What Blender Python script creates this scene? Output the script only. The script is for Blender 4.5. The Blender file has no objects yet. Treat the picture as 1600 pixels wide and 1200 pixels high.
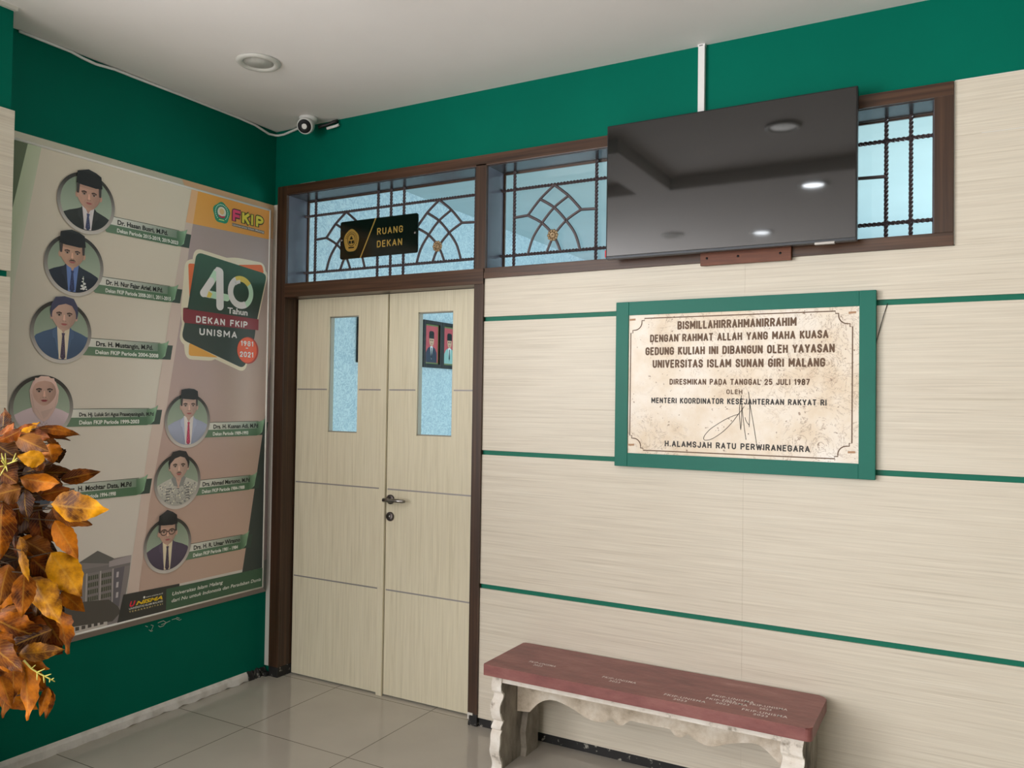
import bpy, bmesh, math, random
from mathutils import Vector, Matrix
random.seed(7)
S = bpy.context.scene
COL = S.collection
PI = math.pi

# ------------------------------------------------------------------ camera
cam_d = bpy.data.cameras.new('camera'); cam = bpy.data.objects.new('camera', cam_d); COL.objects.link(cam)
cam_d.sensor_fit = 'HORIZONTAL'; cam_d.sensor_width = 36.0
cam_d.lens = 36.0*1274.9083/1600.0
cam_d.clip_start = 0.05; cam_d.clip_end = 100
YAW, PITCH, ROLL = 0.5120, 0.0200, 0.0145
fwd = Vector((-math.sin(YAW)*math.cos(PITCH), math.cos(YAW)*math.cos(PITCH), math.sin(PITCH)))
rt = Vector((math.cos(YAW), math.sin(YAW), 0)); up = rt.cross(fwd)
rx = rt*math.cos(ROLL)+up*math.sin(ROLL); uy = up*math.cos(ROLL)-rt*math.sin(ROLL)
M = Matrix((rx, uy, -fwd)).transposed().to_4x4(); M.translation = Vector((3.3285, -3.2297, 1.5))
cam.matrix_world = M
S.camera = cam

# ------------------------------------------------------------------ view, world, daylight
S.view_settings.view_transform = 'Standard'; S.view_settings.look = 'None'
S.view_settings.exposure = 0.0; S.view_settings.gamma = 1.0; S.view_settings.use_curve_mapping = False
W = bpy.data.worlds.new('sky'); S.world = W; W.use_nodes = True
W.node_tree.nodes['Background'].inputs[0].default_value = (0.86, 0.92, 1.0, 1)
W.node_tree.nodes['Background'].inputs[1].default_value = 0.8

def area(name, loc, direction, sx, sy, power, color):
    d = bpy.data.lights.new(name, 'AREA'); d.shape = 'RECTANGLE'; d.size = sx; d.size_y = sy
    d.energy = power; d.color = color
    o = bpy.data.objects.new(name, d); COL.objects.link(o); o.location = loc
    o.rotation_euler = Vector(direction).to_track_quat('-Z', 'Y').to_euler()
    return o
# daylight through the open entrance along the left side of the hall
area('entrance_daylight', (-0.05, -4.9, 1.55), (1, 0, 0.20), 3.8, 2.1, 272, (0.985, 0.99, 1.0))
# daylight from the open front of the hall, behind the camera
area('front_daylight', (1.35, -7.9, 1.45), (0, 1, 0), 2.6, 2.3, 120, (1.0, 0.99, 0.97))
# daylight in the office behind the door
area('office_daylight', (4.9, 2.4, 1.6), (-1, 0, 0), 3.2, 1.8, 150, (0.88, 0.97, 1.0))

# ------------------------------------------------------------------ colours and materials
def lin(c):
    c = c/255.0
    return c/12.92 if c <= 0.04045 else ((c+0.055)/1.055)**2.4
def C(r, g, b, k=1.0): return (lin(r)*k, lin(g)*k, lin(b)*k, 1.0)

def new_mat(name, col=(0.8, 0.8, 0.8, 1), rough=0.5, metal=0.0, spec=0.5):
    m = bpy.data.materials.new(name); m.use_nodes = True
    b = m.node_tree.nodes['Principled BSDF']
    b.inputs['Base Color'].default_value = col; b.inputs['Roughness'].default_value = rough
    b.inputs['Metallic'].default_value = metal; b.inputs['Specular IOR Level'].default_value = spec
    return m
class N:
    def __init__(s, m): s.m = m; s.t = m.node_tree; s.b = s.t.nodes['Principled BSDF']
    def add(s, typ, **kw):
        n = s.t.nodes.new(typ)
        for k, v in kw.items():
            if k.startswith('_'): setattr(n, k[1:], v)
            else:
                key = int(k[1:]) if k[0] == 'i' and k[1:].isdigit() else k.replace('__', ' ')
                n.inputs[key].default_value = v
        return n
    def link(s, a, ao, b, bi): s.t.links.new(a.outputs[ao], b.inputs[bi])
    def coords(s, scale=(1, 1, 1), loc=(0, 0, 0), kind='Object'):
        tc = s.add('ShaderNodeTexCoord'); mp = s.add('ShaderNodeMapping')
        mp.inputs['Scale'].default_value = scale; mp.inputs['Location'].default_value = loc
        s.link(tc, kind, mp, 'Vector'); return mp
    def noise(s, scale=(1, 1, 1), sc=1.0, detail=4.0, rough=0.55, dist=0.0, loc=(0, 0, 0)):
        mp = s.coords(scale, loc); n = s.add('ShaderNodeTexNoise')
        n.inputs['Scale'].default_value = sc; n.inputs['Detail'].default_value = detail
        n.inputs['Roughness'].default_value = rough; n.inputs['Distortion'].default_value = dist
        s.link(mp, 'Vector', n, 'Vector'); return n
    def ramp(s, src, out, stops):
        r = s.add('ShaderNodeValToRGB'); e = r.color_ramp.elements
        while len(e) < len(stops): e.new(0.5)
        for i, (p, c) in enumerate(stops): e[i].position = p; e[i].color = c
        s.link(src, out, r, 'Fac'); return r
    def mix(s, fac, a, b, mode='MIX'):
        m = s.add('ShaderNodeMix', _data_type='RGBA', _blend_type=mode)
        for val, idx in ((fac, 0), (a, 6), (b, 7)):
            if isinstance(val, tuple) and len(val) == 2: s.t.links.new(val[0].outputs[val[1]], m.inputs[idx])
            elif isinstance(val, (int, float)): m.inputs[idx].default_value = val
            else: m.inputs[idx].default_value = val
        return m
    def bump(s, src, out, strength=0.2, dist=0.01):
        b = s.add('ShaderNodeBump'); b.inputs['Strength'].default_value = strength; b.inputs['Distance'].default_value = dist
        s.link(src, out, b, 'Height'); s.link(b, 'Normal', s.b, 'Normal'); return b

def mat_paint(name, col, rough=0.42, spec=0.5, var=0.05):
    m = new_mat(name, col, rough, 0, spec); n = N(m)
    a = n.noise(sc=2.2, detail=3)
    r = n.ramp(a, 'Fac', [(0.3, tuple(c*(1-var) for c in col[:3])+(1,)), (0.7, tuple(min(1, c*(1+var)) for c in col[:3])+(1,))])
    n.link(r, 'Color', n.b, 'Base Color')
    b = n.noise(sc=60, detail=2); n.bump(b, 'Fac', 0.06, 0.004)
    return m
def mat_grain(name, stops, scale, rough=0.45, fine=3.0, spec=0.4, dist=0.6, bump=0.05, lo=0.86):
    m = new_mat(name, stops[0][1], rough, 0, spec); n = N(m)
    a = n.noise(scale, 1.0, 5, 0.6, dist)
    r = n.ramp(a, 'Fac', stops)
    b = n.noise(tuple(x*fine for x in scale), 1.0, 3, 0.6)
    f = n.ramp(b, 'Fac', [(0.35, (lo, lo, lo, 1)), (0.6, (1, 1, 1, 1))])
    x = n.mix(1.0, (r, 'Color'), (f, 'Color'), 'MULTIPLY')
    n.link(x, 2, n.b, 'Base Color')
    n.bump(b, 'Fac', bump, 0.002)
    return m

GREEN = mat_paint('green_paint', C(0, 104, 85), 0.5, 0.06)
CEIL = mat_paint('ceiling_paint', C(238, 233, 231), 0.75, 0.2, 0.02)
WHITE = new_mat('white_plastic', C(232, 230, 228), 0.35)
PANEL = mat_grain('laminate_panel', [(0.28, C(198, 186, 167)), (0.42, C(214, 203, 186)), (0.58, C(220, 210, 193)), (0.74, C(226, 217, 202))], (1.7, 1.7, 130.0), 0.38, 2.3, 0.4, 0.3, 0.03, 0.90)
DOORMAT = mat_grain('door_laminate', [(0.28, C(208, 198, 170)), (0.45, C(220, 210, 184)), (0.7, C(226, 217, 192))], (70.0, 70.0, 2.2), 0.40, 2.0, 0.4, 0.5, 0.03, 0.93)
BROWN = mat_grain('dark_wood_laminate', [(0.25, C(46, 30, 20)), (0.5, C(72, 48, 33)), (0.75, C(94, 66, 47))], (30.0, 30.0, 30.0), 0.34, 2.0)
BROWNV = mat_grain('dark_wood_upright', [(0.25, C(44, 29, 19)), (0.5, C(66, 44, 30)), (0.75, C(88, 61, 43))], (60.0, 60.0, 1.2), 0.36, 2.0)
BROWNH = mat_grain('dark_wood_rail', [(0.25, C(48, 31, 21)), (0.5, C(76, 51, 36)), (0.75, C(100, 70, 51))], (1.4, 60.0, 60.0), 0.32, 2.0)
PLANK = mat_grain('reddish_plank', [(0.25, C(88, 46, 28)), (0.55, C(118, 66, 42)), (0.8, C(136, 82, 56))], (4, 60, 60), 0.5)
BLACKBASE = new_mat('black_base', C(26, 24, 24), 0.6)
n = N(BLACKBASE); a = n.noise(sc=45, detail=4)
r = n.ramp(a, 'Fac', [(0.62, C(26, 24, 24)), (0.68, C(150, 145, 135))]); n.link(r, 'Color', n.b, 'Base Color')
MORTAR = new_mat('pale_mortar', C(205, 200, 196), 0.8)
n = N(MORTAR); a = n.noise(sc=18, detail=5)
r = n.ramp(a, 'Fac', [(0.3, C(200, 195, 190)), (0.6, C(224, 220, 216))]); n.link(r, 'Color', n.b, 'Base Color'); n.bump(a, 'Fac', 0.2, 0.006)
OFFWHITE = mat_paint('chipped_white_paint', C(214, 210, 202), 0.5, 0.4, 0.06)
IRON = new_mat('iron_paint', C(84, 72, 74), 0.45, 0.2)
BRASS = new_mat('aged_brass', C(158, 134, 102), 0.42, 0.4)
GOLD = new_mat('gold_lettering', C(204, 168, 88), 0.32, 0.55)
CHROME = new_mat('brushed_steel', C(150, 146, 142), 0.25, 0.95)
DARKMETAL = new_mat('dark_steel', C(86, 80, 78), 0.35, 0.8)
ALU = new_mat('grey_inlay', C(158, 152, 150), 0.4, 0.3)
BLACKGLOSS = new_mat('black_acrylic', C(14, 20, 16), 0.12, 0, 0.5)
SCREEN = new_mat('screen_glass', C(16, 16, 17), 0.045, 0, 0.95)
BEZEL = new_mat('black_bezel', C(22, 22, 24), 0.3)
LENS = new_mat('black_lens', C(18, 17, 19), 0.35, 0, 0.15)
BLACKP = new_mat('black_plastic', C(22, 20, 21), 0.5)
RED = new_mat('red_tag', C(200, 40, 50), 0.5)
# thin panes: clear glass that mirrors a little
def thin_glass(name, refl=0.06, tint=(0.96, 0.99, 0.98, 1)):
    m = bpy.data.materials.new(name); m.use_nodes = True; t = m.node_tree
    t.nodes.remove(t.nodes['Principled BSDF']); out = t.nodes['Material Output']
    tr = t.nodes.new('ShaderNodeBsdfTransparent'); tr.inputs[0].default_value = tint
    gl = t.nodes.new('ShaderNodeBsdfGlossy'); gl.inputs['Roughness'].default_value = 0.01
    fr0 = t.nodes.new('ShaderNodeFresnel'); fr0.inputs['IOR'].default_value = 1.45
    ge = t.nodes.new('ShaderNodeNewGeometry'); fr = t.nodes.new('ShaderNodeMath'); fr.operation = 'MULTIPLY_ADD'
    sb = t.nodes.new('ShaderNodeMath'); sb.operation = 'SUBTRACT'; sb.inputs[0].default_value = 1.0; t.links.new(ge.outputs['Backfacing'], sb.inputs[1])
    t.links.new(fr0.outputs[0], fr.inputs[0]); t.links.new(sb.outputs[0], fr.inputs[1]); fr.inputs[2].default_value = 0.0
    mx = t.nodes.new('ShaderNodeMixShader')
    t.links.new(fr.outputs[0], mx.inputs[0]); t.links.new(tr.outputs[0], mx.inputs[1]); t.links.new(gl.outputs[0], mx.inputs[2])
    t.links.new(mx.outputs[0], out.inputs[0]); return m
PANE = thin_glass('clear_pane')
# floor tiles
FLOOR = new_mat('polished_floor_tile', C(160, 152, 140), 0.10, 0, 0.5)
n = N(FLOOR); mp = n.coords((1, 1, 1), (0.131, -0.04, 0))
bk = n.add('ShaderNodeTexBrick'); bk.offset = 0.0; bk.squash = 1.0
bk.inputs['Scale'].default_value = 1.0; bk.inputs['Mortar Size'].default_value = 0.0022; bk.inputs['Mortar Smooth'].default_value = 0.1
bk.inputs['Brick Width'].default_value = 0.6; bk.inputs['Row Height'].default_value = 0.6
bk.inputs['Color1'].default_value = C(186, 179, 168); bk.inputs['Color2'].default_value = C(181, 174, 163); bk.inputs['Mortar'].default_value = C(104, 97, 88)
n.link(mp, 'Vector', bk, 'Vector')
cl = n.noise(sc=3.0, detail=5); cr = n.ramp(cl, 'Fac', [(0.3, (0.92, 0.92, 0.92, 1)), (0.7, (1, 1, 1, 1))])
mx = n.mix(1.0, (bk, 'Color'), (cr, 'Color'), 'MULTIPLY'); n.link(mx, 2, n.b, 'Base Color')
# wallpaper of the office
PAPER = new_mat('blue_wallpaper', C(170, 204, 224), 0.6)
n = N(PAPER); a = n.noise(sc=17, detail=2, dist=2.8)
r = n.ramp(a, 'Fac', [(0.40, C(198, 217, 226)), (0.5, C(158, 184, 202)), (0.58, C(200, 218, 227))]); n.link(r, 'Color', n.b, 'Base Color')
OFFCEIL = mat_paint('office_ceiling_paint', C(196, 214, 220), 0.7, 0.2, 0.03)
# marble
MARBLE = new_mat('worn_marble', C(228, 216, 198), 0.32)
n = N(MARBLE); a = n.noise(sc=4.5, detail=7, rough=0.62)
r = n.ramp(a, 'Fac', [(0.26, C(200, 170, 138)), (0.42, C(222, 202, 176)), (0.56, C(232, 218, 201)), (0.75, C(241, 234, 226))])
v = n.noise(sc=9, detail=9, rough=0.68, dist=2.2)
vr = n.ramp(v, 'Fac', [(0.487, (1, 1, 1, 1)), (0.50, C(150, 118, 88)), (0.513, (1, 1, 1, 1))])
vm = n.noise(sc=3.6, detail=4, loc=(3, 1, 2)); vmr = n.ramp(vm, 'Fac', [(0.44, (0, 0, 0, 1)), (0.58, (1, 1, 1, 1))])
x1 = n.mix((vmr, 'Color'), (1, 1, 1, 1), (vr, 'Color'))
x = n.mix(0.9, (r, 'Color'), (x1, 2), 'MULTIPLY')
sp = n.noise(sc=62, detail=3); spr = n.ramp(sp, 'Fac', [(0.29, C(140, 108, 80)), (0.33, (1, 1, 1, 1))])
y = n.mix(0.8, (x, 2), (spr, 'Color'), 'MULTIPLY'); n.link(y, 2, n.b, 'Base Color')
ENGRAVE = new_mat('brown_engraving', C(96, 66, 38), 0.55)
INK = new_mat('black_engraving', C(48, 40, 34), 0.55)
PLAQUEGREEN = mat_paint('plaque_frame_green', C(6, 104, 88), 0.42, 0.25, 0.06)
GROOVE = mat_paint('groove_green', C(4, 108, 86), 0.45, 0.25, 0.05)
# bench
SEAT = new_mat('red_painted_cement', C(132, 78, 74), 0.42)
n = N(SEAT); a = n.noise(scale=(1, 3, 3), sc=5, detail=6, rough=0.65)
r = n.ramp(a, 'Fac', [(0.3, C(112, 64, 62)), (0.5, C(134, 80, 76)), (0.68, C(150, 98, 92)), (0.8, C(176, 132, 124))]); n.link(r, 'Color', n.b, 'Base Color')
b_ = n.noise(sc=40, detail=4); n.bump(b_, 'Fac', 0.25, 0.006)
CEMENT = new_mat('white_washed_cement', C(212, 198, 180), 0.8)
n = N(CEMENT); a = n.noise(sc=9, detail=7, rough=0.65)
r = n.ramp(a, 'Fac', [(0.30, C(120, 108, 94)), (0.42, C(186, 170, 150)), (0.55, C(212, 198, 180)), (0.72, C(236, 228, 216))]); n.link(r, 'Color', n.b, 'Base Color'); n.bump(a, 'Fac', 0.5, 0.012)
WHITECEM = new_mat('white_cement_edge', C(232, 224, 214), 0.75)
n = N(WHITECEM); a = n.noise(sc=16, detail=6, rough=0.65)
r = n.ramp(a, 'Fac', [(0.30, C(150, 138, 124)), (0.42, C(224, 214, 202)), (0.7, C(240, 234, 226))]); n.link(r, 'Color', n.b, 'Base Color'); n.bump(a, 'Fac', 0.4, 0.008)
GREYCEM = new_mat('grey_cement', C(150, 142, 130), 0.85)
n = N(GREYCEM); a = n.noise(scale=(1, 1, .5), sc=9, detail=7, rough=0.65)
r = n.ramp(a, 'Fac', [(0.3, C(78, 70, 62)), (0.46, C(142, 132, 120)), (0.65, C(176, 166, 152))]); n.link(r, 'Color', n.b, 'Base Color'); n.bump(a, 'Fac', 0.5, 0.012)
STENCIL = new_mat('white_stencil_paint', C(228, 218, 214), 0.6)
# printed vinyl: every colour comes from the print itself
def mat_print(name, rough=0.4, k=1.0):
    m = new_mat(name, (0.5, 0.5, 0.5, 1), rough, 0, 0.35); n = N(m)
    at = n.add('ShaderNodeAttribute', _attribute_name='Col')
    n.link(at, 'Color', n.b, 'Base Color'); return m
PRINT = mat_print('printed_vinyl')
# leaves
LEAF = new_mat('silk_leaf', (0.4, 0.2, 0.05, 1), 0.45, 0, 0.12); n = N(LEAF)
at = n.add('ShaderNodeAttribute', _attribute_name='Col'); lf_ = n.add('ShaderNodeAttribute', _attribute_name='Leaf')
sx_ = n.add('ShaderNodeSeparateColor'); n.link(lf_, 'Color', sx_, 'Color')       # R along the leaf, G across it (0 at the midrib), B its own chance number
def mth(op, a, b):
    q = n.add('ShaderNodeMath', _operation=op)
    for i_, v_ in enumerate((a, b)):
        if isinstance(v_, tuple): n.t.links.new(v_[0].outputs[v_[1]], q.inputs[i_])
        else: q.inputs[i_].default_value = v_
    return (q, 0)
ph = mth('SUBTRACT', mth('MULTIPLY', (sx_, 0), 11.0), mth('MULTIPLY', (sx_, 1), 3.2))
fr_ = mth('FRACT', ph, 0.0); side = mth('LESS_THAN', fr_, 0.16); mid_ = mth('LESS_THAN', (sx_, 1), 0.07); vein = mth('MAXIMUM', mth('MULTIPLY', side, 0.55), mid_)
a = n.noise(sc=17, detail=6, rough=0.66)
sh_ = mth('ADD', (a, 'Fac'), mth('MULTIPLY', mth('SUBTRACT', (sx_, 2), 0.5), 0.16))
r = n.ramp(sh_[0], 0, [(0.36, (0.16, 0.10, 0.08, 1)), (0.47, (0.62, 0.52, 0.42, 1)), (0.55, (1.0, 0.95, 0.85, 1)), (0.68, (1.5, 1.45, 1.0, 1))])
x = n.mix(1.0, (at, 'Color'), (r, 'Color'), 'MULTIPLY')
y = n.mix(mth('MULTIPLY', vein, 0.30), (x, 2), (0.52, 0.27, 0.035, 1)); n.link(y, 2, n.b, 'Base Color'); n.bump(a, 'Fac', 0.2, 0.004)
STEM = new_mat('brown_stem', C(84, 62, 40), 0.7)
SPRIG = new_mat('yellow_green_sprig', C(206, 196, 96), 0.5)
POT = new_mat('clay_pot', C(120, 62, 44), 0.6)
LAMPDIM = bpy.data.materials.new('lamp_dim'); LAMPDIM.use_nodes = True
LAMPDIM.node_tree.nodes['Principled BSDF'].inputs['Emission Color'].default_value = (1, 0.98, 0.95, 1)
LAMPDIM.node_tree.nodes['Principled BSDF'].inputs['Emission Strength'].default_value = 1.6
LAMPON = bpy.data.materials.new('lamp_lit'); LAMPON.use_nodes = True
LAMPON.node_tree.nodes['Principled BSDF'].inputs['Emission Color'].default_value = (0.9, 0.95, 1, 1)
LAMPON.node_tree.nodes['Principled BSDF'].inputs['Emission Strength'].default_value = 22.0
DIFFUSER = new_mat('frosted_diffuser', C(196, 195, 190), 0.5)
LAMPRIM = new_mat('lamp_rim', C(206, 204, 198), 0.45)

# ------------------------------------------------------------------ mesh building
class MB:
    def __init__(s): s.v = []; s.f = []; s.m = []; s.c = []; s.smooth = []; s.mats = []; s.leaf = {}
    def mi(s, m):
        if m not in s.mats: s.mats.append(m)
        return s.mats.index(m)
    def face(s, pts, mat, col=None, smooth=False):
        i = len(s.v); s.v += [tuple(p) for p in pts]; s.f.append(tuple(range(i, i+len(pts))))
        s.m.append(s.mi(mat)); s.smooth.append(smooth)
        if col is None: col = (1, 1, 1, 1)
        s.c.append(col if isinstance(col, list) else [col]*len(pts))
    def mesh(s, verts, faces, mat, col=None, smooth=False):
        i = len(s.v); s.v += [tuple(p) for p in verts]; k = s.mi(mat)
        for f in faces:
            s.f.append(tuple(i+j for j in f)); s.m.append(k); s.smooth.append(smooth)
            if isinstance(col, list): s.c.append([col[j] for j in f])
            else: s.c.append([col or (1, 1, 1, 1)]*len(f))
    def box(s, a, b, mat, bev=0.0, xf=None):
        bm = bmesh.new(); bmesh.ops.create_cube(bm, size=1.0)
        sz = Vector([abs(b[i]-a[i]) for i in range(3)]); ce = Vector([(a[i]+b[i])/2 for i in range(3)])
        for v in bm.verts: v.co = Vector((v.co.x*sz.x, v.co.y*sz.y, v.co.z*sz.z))+ce
        if bev > 0: bmesh.ops.bevel(bm, geom=list(bm.edges), offset=min(bev, min(sz)*0.45), segments=2, affect='EDGES', profile=0.6)
        s.frombm(bm, mat, xf)
    def frombm(s, bm, mat, xf=None, smooth=False, col=None):
        bm.verts.index_update()
        vs = [(xf @ v.co if xf else v.co.copy()) for v in bm.verts]
        s.mesh(vs, [[v.index for v in f.verts] for f in bm.faces], mat, col, smooth); bm.free()
    def prism(s, poly, mat, to3, d0, d1, bev=0.0):
        """closed outline (2-D) extruded between depths d0 and d1; to3(a, b, d) gives the point"""
        bm = bmesh.new()
        lo = [bm.verts.new(to3(a, b, d0)) for a, b in poly]; hi = [bm.verts.new(to3(a, b, d1)) for a, b in poly]
        n_ = len(poly)
        bm.faces.new(lo); bm.faces.new(hi[::-1])
        for i in range(n_): bm.faces.new((lo[i], hi[i], hi[(i+1) % n_], lo[(i+1) % n_]))
        bmesh.ops.recalc_face_normals(bm, faces=bm.faces)
        if bev > 0: bmesh.ops.bevel(bm, geom=[e for e in bm.edges], offset=bev, segments=2, affect='EDGES')
        s.frombm(bm, mat)
    def tube(s, pts, rad, mat, seg=8, cap=True, twist=0.0, square=False, smooth=True):
        pts = [Vector(p) for p in pts]; rings = []
        rads = rad if isinstance(rad, list) else [rad]*len(pts)
        t0 = (pts[1]-pts[0]).normalized()
        ref = Vector((0, 0, 1)) if abs(t0.z) < 0.9 else Vector((1, 0, 0))
        nrm = (ref-t0*ref.dot(t0)).normalized(); ang = 0.0; L_ = 0.0
        for i, p in enumerate(pts):
            t = (pts[min(i+1, len(pts)-1)]-pts[max(i-1, 0)]).normalized()
            nrm = (nrm-t*nrm.dot(t)).normalized(); bn = t.cross(nrm)
            if i: L_ += (p-pts[i-1]).length
            ring = []
            for k in range(seg):
                a = 2*PI*k/seg+L_*twist
                ring.append(p+(nrm*math.cos(a)+bn*math.sin(a))*rads[i])
            rings.append(ring)
        vs = [q for r_ in rings for q in r_]; fs = []
        for i in range(len(pts)-1):
            for k in range(seg):
                fs.append((i*seg+k, i*seg+(k+1) % seg, (i+1)*seg+(k+1) % seg, (i+1)*seg+k))
        if cap: fs.append(tuple(range(seg))[::-1]); fs.append(tuple((len(pts)-1)*seg+k for k in range(seg)))
        s.mesh(vs, fs, mat, None, smooth)
    def lathe(s, prof, mat, origin, axis=(0, 0, 1), seg=32, smooth=True):
        ax = Vector(axis).normalized(); ref = Vector((1, 0, 0)) if abs(ax.x) < 0.9 else Vector((0, 1, 0))
        u = (ref-ax*ref.dot(ax)).normalized(); w = ax.cross(u); o = Vector(origin)
        vs = []; fs = []
        for r_, h in prof:
            for k in range(seg):
                a = 2*PI*k/seg; vs.append(o+ax*h+(u*math.cos(a)+w*math.sin(a))*r_)
        for i in range(len(prof)-1):
            for k in range(seg): fs.append((i*seg+k, i*seg+(k+1) % seg, (i+1)*seg+(k+1) % seg, (i+1)*seg+k))
        fs.append(tuple(range(seg))[::-1]); fs.append(tuple((len(prof)-1)*seg+k for k in range(seg)))
        s.mesh(vs, fs, mat, None, smooth)
    def build(s, name, parent=None, base=None):
        me = bpy.data.meshes.new(name)
        off = Vector(parent_base(parent)) if parent else (Vector(base) if base else Vector((0, 0, 0)))
        me.from_pydata([tuple(Vector(p)-off) for p in s.v], [], s.f)
        for m in s.mats: me.materials.append(m)
        me.polygons.foreach_set('material_index', s.m); me.polygons.foreach_set('use_smooth', s.smooth)
        ca = me.color_attributes.new('Col', 'FLOAT_COLOR', 'CORNER')
        flat = [x for fc in s.c for c in fc for x in c]
        ca.data.foreach_set('color', flat)
        if s.leaf:
            la = me.color_attributes.new('Leaf', 'FLOAT_COLOR', 'POINT')
            for i_, q_ in s.leaf.items(): la.data[i_].color = q_+(1.0,)
        me.update()
        o = bpy.data.objects.new(name, me); COL.objects.link(o)
        if parent: o.parent = parent
        elif base: o.location = base
        return o
def parent_base(o):
    p = Vector((0, 0, 0))
    while o: p += Vector(o.location); o = o.parent
    return p
def thing(name, label, cat, loc, group=None):
    o = bpy.data.objects.new(name, None); COL.objects.link(o); o.location = loc
    o.empty_display_size = 0.05; o['label'] = label; o['category'] = cat
    if group: o['group'] = group
    return o
def tag(o, label, cat, group=None):
    o['label'] = label; o['category'] = cat
    if group: o['group'] = group
    return o
def struct(o): o['kind'] = 'structure'; return o

# flat lettering ----------------------------------------------------
_tc = {}
def glyphs(txt, bold=0.0, shear=0.0, space=1.0):
    key = (txt, bold, shear, space)
    if key in _tc: return _tc[key]
    cu = bpy.data.curves.new('lettering', 'FONT'); cu.body = txt; cu.size = 1.0; cu.offset = bold; cu.shear = shear
    cu.space_character = space; cu.resolution_u = 3; cu.fill_mode = 'FRONT'
    ob = bpy.data.objects.new('lettering', cu); COL.objects.link(ob)
    dg = bpy.context.evaluated_depsgraph_get(); dg.update()
    me = bpy.data.meshes.new_from_object(ob.evaluated_get(dg))
    vs = [(v.co.x, v.co.y) for v in me.vertices]; fs = [tuple(p.vertices) for p in me.polygons]
    bpy.data.objects.remove(ob); bpy.data.curves.remove(cu); bpy.data.meshes.remove(me)
    _tc[key] = (vs, fs); return vs, fs
def letters(mb, txt, x0, x1, base, cap, to3, mat, col=None, bold=0.02, shear=0.0, space=1.0, slope=0.0):
    """text whose ink runs from x0 to x1, capitals `cap` high above `base`; to3(a, b) gives the point"""
    vs, fs = glyphs(txt, bold, shear, space)
    hv, _ = glyphs('H', bold)
    hh = max(y for _, y in hv)-min(y for _, y in hv); hb = min(y for _, y in hv)
    lo = min(x for x, _ in vs); hi = max(x for x, _ in vs)
    k = (x1-x0)/(hi-lo); q = cap/hh
    mb.mesh([to3(x0+(x-lo)*k, base+(y-hb)*q+slope*(x-lo)*k) for x, y in vs], fs, mat, col)

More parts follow.
